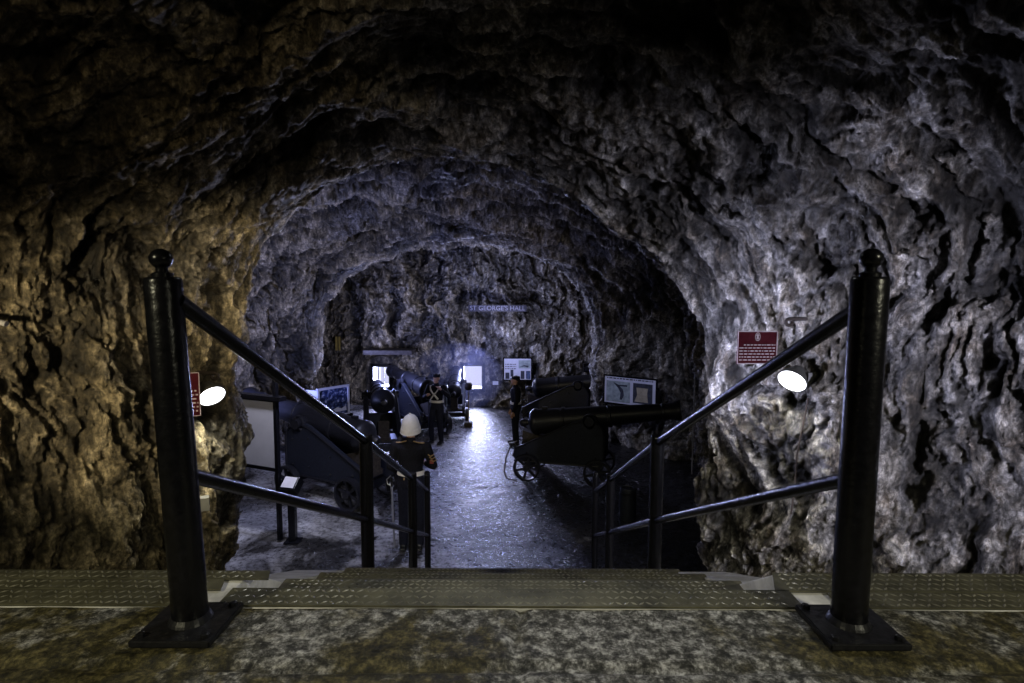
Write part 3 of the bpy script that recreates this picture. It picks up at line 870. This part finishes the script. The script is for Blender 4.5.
# tall white board with legs on the left
A = at(277, 440, 7.62); B = at(228, 436, 7.98)
A.z = B.z = 0; dv = A - B; w = dv.length; yaw = math.atan2(dv.y, dv.x); mid = (A + B) / 2
zt = CAMZ - (402 - 292) / FPX * 7.62; zb = CAMZ - (474 - 292) / FPX * 7.62
h = zt - zb
t = board('display_board', 'tall blank white board in a black frame standing at the left rock edge', 'board', (mid.x, mid.y, (zt + zb) / 2), w, h, yaw, frame=.05, face=PANEL)
bm = bmx(); box(bm, (.02, 0, h / 2 + .03), (w + .22, .12, .06)); obj('top_beam', bm, BLACK, t, bevel=.004)
for s in (-1, 1):
    bm = bmx(); box(bm, (s * w / 2, 0, -(zt + zb) / 4 + h * .0), (.055, .055, (zt + zb) / 2 + h * .9 - .02)); 
    o = obj('leg', bm, BLACK, t, bevel=.004)
    o.location.z = h * .45

# flood lamp on its post in front of it
c = at(293.5, 551, 7.6); c.z = 0.0
t = thing('floor_lamp', 'black floodlight with a pale glass on a short square post, below the white board', 'lamp', c)
bm = bmx(); box(bm, (0, 0, .37), (.095, .095, .74)); obj('post', bm, BLACK, t, bevel=.006)
bm = bmx(); box(bm, (0, 0, .008), (.2, .2, .016)); obj('base_plate', bm, BLACK, t)
rm = Euler((R(42), 0, R(-14))).to_matrix()
bm = bmx(); box(bm, (0, 0, .80), (.24, .20, .14), rm); hd = obj('lamp_housing', bm, BLACK, t, bevel=.012)
bm = bmx(); box(bm, Vector((0, 0, .80)) + rm @ Vector((0, 0, .072)), (.19, .16, .006), rm); obj('lamp_glass', bm, WHITE, hd)

# lit display and pale panel beyond the left cannon
A = at(318, 404, 10.6); B = at(348, 400, 11.15); dv = B - A; w = math.hypot(dv.x, dv.y); yaw = math.atan2(dv.y, dv.x); h = 30 / FPX * 10.7
SCR = screen_mat()
t = board('display_screen', 'blue picture display in a pale frame left of the dark cannon', 'display', ((A.x + B.x) / 2, (A.y + B.y) / 2, (A.z + B.z) / 2), w, h, yaw, face=SCR, fm=LILAC, frame=.045)
blob(t, [(-w * .40, -.2), (w * .42, -.2), (w * .40, -.10), (w * .25, -.15), (w * .1, -.11), (-w * .05, -.15), (-w * .25, -.13)], LILAC)
bm = bmx(); box(bm, (0, .02, -h / 2 - .04), (w + .14, .16, .08)); obj('plinth', bm, BLACK, t, bevel=.004)
zc = (A.z + B.z) / 2
bm = bmx(); box(bm, (0, .05, -h / 2 - .08 - (zc - h / 2 - .08) / 2), (w * .5, .12, zc - h / 2 - .08)); obj('stand', bm, BLACK, t, bevel=.004)
A = at(306.5, 400, 10.75); B = at(316.5, 400, 10.55); w = math.hypot(B.x - A.x, B.y - A.y); h = 24 / FPX * 10.6
t = thing('side_panel_board', 'narrow white panel standing just left of the blue picture display', 'board', ((A.x + B.x) / 2 - .03, (A.y + B.y) / 2 + .08, A.z - .03), (0, 0, R(-20)))
bm = bmx(); box(bm, (0, 0, 0), (w, .03, h)); obj('panel', bm, LILAC, t, bevel=.003)
bm = bmx(); box(bm, (0, .035, -h * .5 - .3), (.05, .04, 2 * (A.z - .03) - .9 - .0)); o = obj('post', bm, BLACK, t); 
bpy.context.view_layer.update()
zmin = min(v.co.z for v in o.data.vertices)
for v in o.data.vertices:
    v.co.z = -(A.z - .03) + .02 if v.co.z < -.5 else h * .3

# hall name board on the far rock
A = at(468.5, 308.2, 16.3); B = at(526.5, 308.2, 16.3); w = B.x - A.x; h = .19
t = thing('hall_name_sign', 'long dark name board high on the far rock wall', 'sign', ((A.x + B.x) / 2, 16.3, A.z))
cu = bpy.data.curves.new('lettering', 'FONT'); cu.body = "ST GEORGE'S HALL"; cu.align_x = 'CENTER'; cu.align_y = 'CENTER'; cu.size = .185; cu.extrude = .002
fo = bpy.data.objects.new('lettering_source', cu); COL.objects.link(fo); bpy.context.view_layer.update()
me = bpy.data.meshes.new_from_object(fo.evaluated_get(bpy.context.evaluated_depsgraph_get())); bpy.data.objects.remove(fo)
ws = max(v.co.x for v in me.vertices) - min(v.co.x for v in me.vertices)
tb = bmx(); tb.from_mesh(me); bpy.data.meshes.remove(me)
bmesh.ops.transform(tb, matrix=Matrix.Translation((0, -.018, 0)) @ Matrix.Rotation(PI / 2, 4, 'X') @ Matrix.Diagonal((w * .95 / ws, 1, 1, 1)), verts=tb.verts)
pb = bmx(); box(pb, (0, 0, 0), (w, .03, h))
obj2('sign_plate', [(pb, SIGNB), (tb, LETT)], t)
bm = bmx(); box(bm, (0, .45, .02), (.06, .9, .05)); obj('hanging_bar', bm, RUST, t)

# small things on the far wall
y = 16.55; c = at(495.5, 383, y)
t = thing('wall_placard', 'tiny pale placard on the far wall between the bright window and the board', 'sign', c)
bm = bmx(); box(bm, (0, 0, 0), (.17, .02, .11)); obj('placard_face', bm, LILAC, t)
bm = bmx(); box(bm, (0, .012, 0), (.2, .012, .15)); obj('placard_backing', bm, BLACK, t)
bm = bmx(); box(bm, (0, .3, 0), (.04, .58, .04)); obj('wall_bracket', bm, BLACK, t)
c = at(586.5, 367.5, 15.4)
t = thing('loudspeaker', 'small black loudspeaker box on the rock above the farther right cannon', 'speaker', c)
bm = bmx(); box(bm, (0, 0, 0), (.19, .2, .24)); obj('speaker_box', bm, BLACK, t, bevel=.01)
bm = bmx(); lathe(bm, [(0, .07), (.01, .065), (.012, 0)], 20, Matrix.Translation((0, -.1, -.02)) @ AX_Y @ Matrix.Rotation(PI, 4, 'Z')); obj('speaker_cone', bm, IRON_D, t, True)
bm = bmx(); tube(bm, [(0, .1, 0), (.3, .3, .1), (.95, .5, .15)], .015, 8); obj('wall_bracket', bm, BLACK, t, True)
A = at(363, 352.5, 16.35); B = at(412, 352.5, 16.35)
bm = bmx(); box(bm, (0, .35, 0), (B.x - A.x, .75, .13))
o = obj('lintel_beam', bm, TIMBER, bevel=.012); o.location = ((A.x + B.x) / 2, 16.35, A.z)
tag(o, 'dark timber beam bedded in the far rock above the shuttered left window', 'beam')

# drum on the floor by the right rail
c = at(627, 531, 8.19); c.z = .006
t = thing('powder_drum', 'dark upright drum on the floor beyond the foot of the right railing', 'drum', (c.x, 8.19, .006))
bm = bmx(); lathe(bm, [(0, .105), (.01, .115), (.28, .128), (.55, .115), (.57, .108), (.575, .09), (.56, .085), (.56, 0)], 28, AX_Z); obj('drum_body', bm, IRON_D, t, True)
for z in (.08, .48):
    bm = bmx(); lathe(bm, [(z, .121), (z, .128), (z + .03, .129), (z + .03, .122)], 28, AX_Z); obj('hoop', bm, IRON, t, True)

# ramrod stand by the far window
c = at(468.5, 414, 16.1); c.z = 0.004
t = thing('sponge_rod', 'upright gun sponge with a round dark head standing before the bright far window', 'tool', (-1.10, 14.4, .004))
bm = bmx(); tube(bm, [(0, 0, .1), (0, 0, .98)], .016, 10); obj('staff', bm, WOODS, t, True)
bm = bmx(); lathe(bm, [(.94, 0), (.95, .07), (1.0, .10), (1.08, .10), (1.13, .07), (1.14, 0)], 18, AX_Z); obj('sponge_head', bm, RUST, t, True)
bm = bmx(); box(bm, (0, 0, .06), (.2, .2, .12)); obj('foot_block', bm, TIMBER, t, bevel=.01)

# ------------------------------------------------------------------ people (mannequins)
def bake(bm, name, mat, parent, voxel, smooth=2):
    bmesh.ops.recalc_face_normals(bm, faces=bm.faces)
    me = bpy.data.meshes.new(name + '_src'); bm.to_mesh(me); bm.free()
    o = bpy.data.objects.new('tmp', me); COL.objects.link(o)
    m = o.modifiers.new('r', 'REMESH'); m.mode = 'VOXEL'; m.voxel_size = voxel
    if smooth:
        s = o.modifiers.new('s', 'SMOOTH'); s.iterations = smooth; s.factor = .5
    bpy.context.view_layer.update()
    m2 = bpy.data.meshes.new_from_object(o.evaluated_get(bpy.context.evaluated_depsgraph_get()))
    bpy.data.objects.remove(o); bpy.data.meshes.remove(me)
    m2.name = name
    m2.polygons.foreach_set('use_smooth', [True] * len(m2.polygons))
    m2.materials.clear()
    return mesh_obj(name, m2, mat, parent)

def loft(bm, rings, seg=20):
    """rings: (cx, cy, z, rx, ry)"""
    L = []
    for cx, cy, z, rx, ry in rings:
        L.append([bm.verts.new((cx + rx * math.cos(2 * PI * k / seg), cy + ry * math.sin(2 * PI * k / seg), z)) for k in range(seg)])
    for a, b in zip(L, L[1:]):
        for k in range(seg): bm.faces.new((a[k], a[(k + 1) % seg], b[(k + 1) % seg], b[k]))
    bm.faces.new(L[0][::-1]); bm.faces.new(L[-1])

def ball(bm, c, r):
    x = bmesh.ops.create_uvsphere(bm, u_segments=16, v_segments=10, radius=1)
    bmesh.ops.transform(bm, matrix=Matrix.Translation(c) @ Matrix.Diagonal((*r, 1)), verts=x['verts'])

def limb(bm, pts, rads):
    tube(bm, pts, rads, 14)
    for p, r in zip(pts, rads): ball(bm, p, (r, r, r))

TORSO = [(0, 0, .86, .15, .11), (0, 0, .93, .168, .118), (0, 0, 1.02, .155, .108), (0, 0, 1.10, .14, .098), (0, .005, 1.20, .155, .108), (0, .008, 1.30, .175, .118), (0, .003, 1.39, .185, .108), (0, 0, 1.435, .14, .085), (0, 0, 1.46, .07, .062)]
def grow(rs, d): return [(a, b, z, x + d, y + d) for a, b, z, x, y in rs]

def hand(bm, w, d, side):
    """palm and five fingers at wrist w, pointing along d"""
    d = Vector(d).normalized(); a, b = frame_of(d)          # a: across the palm
    if a.x * side < 0: a = -a
    c = d.cross(a)
    limb(bm, [w, w + d * .05, w + d * .085], [.026, .034, .032])
    for k, ln in enumerate((.068, .078, .073, .058)):
        o = w + d * .085 + a * (k - 1.5) * .0195
        p1 = o + d * ln * .5 - c * .006; p2 = o + d * ln * .85 - c * .03; limb(bm, [o, p1, p2], [.0105, .0098, .008])
    o = w + d * .03 - a * .03
    limb(bm, [o, o + d * .035 - a * .025, o + d * .07 - a * .03 - c * .01], [.014, .012, .010])

def person(label, loc, yaw, arms, legs, helmet, name='person', voxel=.009, cat='person', straps=False, chevron=False, head_yaw=0, sc=1.0):
    """arms: two lists shoulder-elbow-wrist; legs: two lists hip-knee-ankle. Faces +Y."""
    t = thing(name, label, cat, loc, (0, 0, yaw)); t.scale = (sc, sc, sc)
    bm = bmx(); loft(bm, TORSO)
    limb(bm, [(0, .0, 1.43), (0, .012, 1.53)], [.055, .052])
    hz = 1.615
    ball(bm, (0, .015, hz + .02), (.076, .094, .098)); ball(bm, (0, .05, hz - .045), (.054, .062, .062))       # skull and jaw
    ball(bm, (0, .118, hz - .012), (.012, .02, .020)); ball(bm, (0, .106, hz + .012), (.009, .012, .022))        # nose
    ball(bm, (0, .104, hz - .055), (.024, .012, .009)); ball(bm, (0, .102, hz - .09), (.022, .016, .016))          # mouth, chin
    for s in (-1, 1):
        ball(bm, (s * .079, .01, hz - .005), (.010, .022, .032)); ball(bm, (s * .032, .094, hz + .033), (.022, .012, .008)); ball(bm, (s * .034, .080, hz - .03), (.022, .02, .018))
    for (sh, el, wr), s in zip(arms, (-1, 1)):
        sh, el, wr = map(Vector, (sh, el, wr))
        limb(bm, [sh, (sh + el) / 2, el, (el * .6 + wr * .4), wr], [.056, .048, .040, .040, .027])
        hand(bm, wr + (wr - el).normalized() * .015, (wr - el), s)
    for (hp, kn, an) in legs:
        hp, kn, an = map(Vector, (hp, kn, an))
        limb(bm, [hp, (hp + kn) / 2, kn, kn * .7 + an * .3, an], [.088, .074, .055, .056, .036])
        limb(bm, [an + Vector((0, -.02, -.03)), an + Vector((0, .08, -.05)), an + Vector((0, .15, -.055))], [.035, .033, .026])
    body = bake(bm, 'body', SKIN, t, .0075, 2)
    # jacket
    bm = bmx(); loft(bm, grow([r for r in TORSO if r[2] > .99], .016)); 
    limb(bm, [(0, .0, 1.44), (0, .004, 1.485)], [.066, .064])
    for sh, el, wr in arms:
        sh, el, wr = map(Vector, (sh, el, wr)); wr = el + (wr - el) * .92
        limb(bm, [sh, (sh + el) / 2, el, (el * .6 + wr * .4), wr], [.073, .064, .056, .055, .046])
    jk = bake(bm, 'jacket', SERGE, t, voxel, 3)
    # trousers
    bm = bmx(); loft(bm, grow([r for r in TORSO if r[2] < 1.12], .012))
    for hp, kn, an in legs:
        hp, kn, an = map(Vector, (hp, kn, an)); e = an + Vector((0, 0, .0))
        limb(bm, [hp, (hp + kn) / 2, kn, kn * .6 + an * .4, e], [.100, .090, .072, .070, .060])
    tr = bake(bm, 'trousers', TROUS, t, voxel, 3)
    for hp, kn, an in legs:
        an = Vector(an); bm = bmx()
        limb(bm, [an + Vector((0, -.025, -.035)), an + Vector((0, .08, -.045)), an + Vector((0, .165, -.05))], [.046, .044, .034]); limb(bm, [an, an + Vector((0, 0, .1))], [.05, .052])
        box(bm, an + Vector((0, .06, -.078)), (.09, .27, .02))
        bake(bm, 'boot', BOOT, t, .009, 1)
    # belt
    def ring_band(z0, z1, d, mat, nm, parent):
        bm = bmx()
        rr = [r for r in TORSO]
        def at_z(z):
            for a_, b2 in zip(rr, rr[1:]):
                if a_[2] <= z <= b2[2]:
                    f = (z - a_[2]) / (b2[2] - a_[2]); return [a_[i] + (b2[i] - a_[i]) * f for i in range(5)]
        A_, B_ = at_z(z0), at_z(z1); seg = 40; L = []
        for q, e in ((A_, d), (A_, d + .01), (B_, d + .01), (B_, d)):
            L.append([bm.verts.new((q[0] + (q[3] + e) * math.cos(2 * PI * k / seg), q[1] + (q[4] + e) * math.sin(2 * PI * k / seg), q[2])) for k in range(seg)])
        for p_, q_ in zip(L, L[1:] + L[:1]):
            for k in range(seg): bm.faces.new((p_[k], p_[(k + 1) % seg], q_[(k + 1) % seg], q_[k]))
        return obj(nm, bm, mat, parent, True)
    ring_band(1.03, 1.085, .024, WEB, 'belt', t)
    if straps:
        bm = bmx()
        for s in (-1, 1):
            bm = bmx()
            tube(bm, [(s * .13, -.06, 1.44), (s * .09, -.128, 1.34), (0, -.138, 1.24), (-s * .1, -.115, 1.12), (-s * .12, -.1, 1.08)], .012, 8, sx=2.0)
            tube(bm, [(s * .13, .06, 1.44), (s * .09, .132, 1.34), (0, .142, 1.24), (-s * .1, .12, 1.12)], .012, 8, sx=2.0)
            obj('shoulder_strap', bm, WEB, t, True)
    if helmet:
        bm = bmx()
        prof = [(-.06, .140), (-.052, .144), (-.02, .134), (.03, .126), (.08, .116), (.125, .098), (.16, .070), (.18, .036), (.188, .016), (.20, .014), (.205, 0)]
        lathe(bm, prof, 30, Matrix.Translation((0, .0, hz + .035)) @ Matrix.Rotation(R(7), 4, 'X') @ AX_Z @ Matrix.Diagonal((1, 1.12, .95, 1)))
        hm = obj('helmet', bm, HELM, t, True)
        bm = bmx(); lathe(bm, [(-.022, .134), (-.022, .139), (.006, .134), (.006, .128)], 30, Matrix.Translation((0, .0, hz + .035)) @ Matrix.Rotation(R(7), 4, 'X') @ AX_Z @ Matrix.Diagonal((1, 1.12, .95, 1))); obj('helmet_band', bm, HELM, hm, True)
    else:
        bm = bmx(); ball(bm, (0, .0, hz + .045), (.083, .094, .085)); limb(bm, [(0, -.05, hz + .02), (0, -.055, hz - .03)], [.06, .05]); hr = bake(bm, 'hair', HAIR, t, .009, 2)
        bm = bmx(); lathe(bm, [(.04, .092), (.07, .096), (.10, .095), (.108, .09), (.11, 0)], 26, Matrix.Translation((0, 0, hz)) @ AX_Z @ Matrix.Diagonal((1, 1.12, .95, 1)))
        box(bm, (0, .115, hz + .045), (.12, .06, .008)); obj('cap', bm, SERGE, t, True)
    return t, jk, tr

# soldier seen from behind at the foot of the stairs
c = at(412, 551, 7.38)
sx, sy = c.x, 7.38
leg = [[(-.09, 0, .9), (-.105, .01, .5), (-.11, -.02, .085)], [(.09, 0, .9), (.10, .02, .5), (.105, 0, .085)]]
arms_ = [[(-.20, 0, 1.40), (-.27, -.02, 1.13), (-.20, .15, 1.0)], [(.20, 0, 1.40), (.30, .0, 1.15), (.16, .24, 1.10)]]
t, jk, tr = person('person in dark tunic and white pith helmet, back turned, at the foot of the stairs', (sx, sy, .008), R(-4), arms_, leg, True, straps=False)
bm = bmx(); tube(bm, [(.05, -.055, 1.485), (.12, -.04, 1.462), (.2, -.02, 1.455)], .009, 8, sx=2); obj('shoulder_cord', bm, GOLD, t, True)
bm = bmx(); tube(bm, [(-.05, -.055, 1.485), (-.12, -.04, 1.462), (-.2, -.02, 1.455)], .009, 8, sx=2)
obj('shoulder_cord', bm, GOLD, t, True)
bm = bmx()
for k in range(3):
    z = 1.30 - k * .035; x = .325 - .0 * k
    box(bm, (.262 + k * .018, -.062, z), (.05, .008, .012), Euler((0, R(35), 0)).to_matrix()); box(bm, (.30 + k * .018, -.05, z), (.05, .008, .012), Euler((0, R(-35), 0)).to_matrix())
obj('sleeve_chevrons', bm, GOLD, t)
bm = bmx(); box(bm, (.29, -.058, 1.215), (.05, .008, .05)); obj('sleeve_badge', bm, REDC, t)
for kx in (-.06, .05):
    bm = bmx(); box(bm, (kx, -.137, 1.0), (.018, .008, .03)); obj('tunic_button', bm, GOLD, t)
# rifle or sword at his side
w = Vector((sx, sy, 0))
rt = thing('sabre', 'thin pale sabre hanging upright beside the left leg of the helmeted person', 'sabre', (sx - .23, sy - .02, .02), (0, R(-2), 0))
bm = bmx(); tube(bm, [(0, 0, .0), (0, 0, .5), (.0, .02, .84)], [.012, .014, .015], 8); obj('scabbard', bm, STEEL, rt, True)
bm = bmx(); tube(bm, [(0, .02, .84), (.0, .03, .97)], .016, 8); obj('grip', bm, BOOT, rt, True)
bm = bmx(); tube(bm, [(0, .03, .85), (-.06, .04, .87), (-.07, .05, .93), (-.01, .035, .985)], .007, 8); obj('guard', bm, STEEL, rt, True)

# gunner beside the cannon on the left
c = at(437, 437, 12.75)
leg2 = [[(-.09, 0, .9), (-.10, .04, .5), (-.11, -.02, .085)], [(.09, 0, .9), (.12, .08, .5), (.13, .03, .085)]]
arms2 = [[(-.20, 0, 1.40), (-.36, .06, 1.20), (-.24, .22, 1.38)], [(.20, 0, 1.40), (.30, .06, 1.14), (.14, .24, 1.22)]]
person('person in dark uniform with crossed white straps, standing by the far left cannon', (c.x, 12.75, .01), R(160), arms2, leg2, False, straps=True, sc=.92)
c = at(515.5, 446, 12.7)
arms3 = [[(-.20, 0, 1.40), (-.23, .0, 1.12), (-.21, .08, .87)], [(.20, 0, 1.40), (.23, .0, 1.12), (.21, .09, .87)]]
person('slim person in dark clothing and cap, standing sideways behind the front right cannon', (c.x, 12.7, .01), R(95), arms3, leg, False, sc=.90)

# ------------------------------------------------------------------ light (unseen fills added beside window daylight and wall lamps)
def area(name, loc, aim, size, energy, col, sy=None, spread=None):
    l = bpy.data.lights.new(name, 'AREA'); l.energy = energy; l.color = col; l.size = size
    if sy: l.shape = 'RECTANGLE'; l.size_y = sy
    if spread: l.spread = spread
    o = bpy.data.objects.new(name, l); COL.objects.link(o); o.location = loc
    o.rotation_euler = (Vector(aim) - Vector(loc)).to_track_quat('-Z', 'Y').to_euler(); return o
def point(name, loc, energy, col, r=.15):
    l = bpy.data.lights.new(name, 'POINT'); l.energy = energy; l.color = col; l.shadow_soft_size = r
    o = bpy.data.objects.new(name, l); COL.objects.link(o); o.location = loc; return o
BLUE = (.36, .42, 1.0); LAV = (.64, .67, 1.0); WARM = (1.0, .84, .56)
for (cx, w, z0, z1), e in zip(WIN, (115, 90)):
    area('daylight', (cx, FW_Y + .75, CAMZ + (z0 + z1) / 2), (cx * .85, 8, .6), w, e, (.55, .6, 1.0), z1 - z0)
def spot(name, loc, aim, energy, col, ang, r=.12, blend=.8):
    l = bpy.data.lights.new(name, 'SPOT'); l.energy = energy; l.color = col; l.spot_size = R(ang); l.spot_blend = blend; l.shadow_soft_size = r
    o = bpy.data.objects.new(name, l); COL.objects.link(o); o.location = loc
    o.rotation_euler = (Vector(aim) - Vector(loc)).to_track_quat('-Z', 'Y').to_euler(); return o
area('floor_streak_fill', (-.95, 16.2, 2.6), (-.6, 8.0, .5), .34, 52, (.46, .51, 1.0), 2.2)  # unseen upright strip, added for the bright streak on the wet floor
point('hall_fill', (-.4, 14.9, 2.4), 110, LAV, .1)
point('hall_fill', (-3.0, 13.9, 1.6), 110, BLUE, .1)  # hall fills: unseen, placed to brighten rock, floor and boards
spot('hall_fill', (-4.6, 8.7, 1.7), (-4.3, 12.3, 3.6), 560, BLUE, 120)
spot('hall_fill', (-3.0, 6.95, 3.6), (-3.7, 7.9, 1.7), 190, (.78, .79, 1.0), 75)  # added to brighten the white board
spot('hall_fill', (-4.6, 15.3, 1.6), (-2.6, 17.0, 3.3), 260, BLUE, 110)
spot('hall_fill', (-1.6, 6.9, 3.9), (-2.9, 8.3, .3), 260, (.55, .6, 1.0), 70)
spot('hall_fill', (-1.2, 8.4, 2.4), (-2.6, 6.0, 4.3), 150, LAV, 60)
spot('hall_fill', (.9, 9.2, 4.0), (2.5, 12.0, 1.6), 170, LAV, 42)  # added to brighten the right information board
spot('portal_fill', (.5, 5.2, 2.5), (2.5, 5.0, 3.0), 370, LAV, 95, blend=1)  # unseen mid-air spot added to rake the right rock
spot('gallery_fill', (-3.7, 1.5, 2.9), (-3.2, 5.2, 2.85), 430, WARM, 50, blend=.9)  # unseen warm spot added to rake the left rock
spot('gallery_fill', (4.1, 1.2, 2.9), (2.55, 5.0, 2.65), 640, (.76, .76, 1.0), 74, blend=1)  # unseen spot added to brighten the right rock
spot('gallery_fill', (-1.7, 4.5, 3.3), (-2.9, 5.8, 3.35), 60, WARM, 75, blend=1)  # small warm fill added for the rock around the left lamp
spot('gallery_fill', (-1.6, 2.2, 6.0), (-2.4, 5.2, 4.4), 16, WARM, 90)
spot('gallery_fill', (-2.6, -.6, 4.4), (-1.7, 1.6, LAND), 170, (1.0, .93, .62), 85)
spot('gallery_fill', (2.9, -.6, 4.4), (1.7, 1.6, LAND), 190, (1.0, .96, .72), 85)
spot('gallery_fill', (0, 3.4, 4.6), (0, 1.5, LAND), 60, (.9, .92, 1.0), 70)

hz, hnt, hb = M('window_haze')
hv = hnt.nodes.new('ShaderNodeVolumeScatter'); hv.inputs['Density'].default_value = .055; hv.inputs['Color'].default_value = (.55, .6, 1, 1); hv.inputs['Anisotropy'].default_value = .25
hnt.nodes.remove(hb); hnt.links.new(hv.outputs[0], hnt.nodes['Material Output'].inputs['Volume'])
bm = bmx(); ball(bm, (-1.55, 15.9, 1.05), (1.35, 1.0, 1.0))
hzo = tag(obj('haze', bm, hz, None, True), 'faint blue haze in front of the bright far window', 'haze'); hzo['kind'] = 'stuff'
point('hall_fill', (-1.25, 16.7, 1.35), 14, BLUE, .1)
wd = bpy.data.worlds.new('overcast_daylight'); SC.world = wd; wd.use_nodes = True
bg = wd.node_tree.nodes['Background']
tc = wd.node_tree.nodes.new('ShaderNodeTexSky'); tc.sky_type = 'PREETHAM' if 'PREETHAM' in [i.identifier for i in tc.bl_rna.properties['sky_type'].enum_items] else tc.sky_type
bg.inputs['Color'].default_value = (.70, .71, 1.0, 1); bg.inputs['Strength'].default_value = .88
wd.node_tree.nodes.remove(tc)

SC.view_settings.view_transform = 'Standard'
SC.view_settings.look = 'None'
SC.view_settings.exposure = 0.0
SC.cycles.use_denoising = True
SC.cycles.max_bounces = 6
SC.cycles.sample_clamp_indirect = 3.0
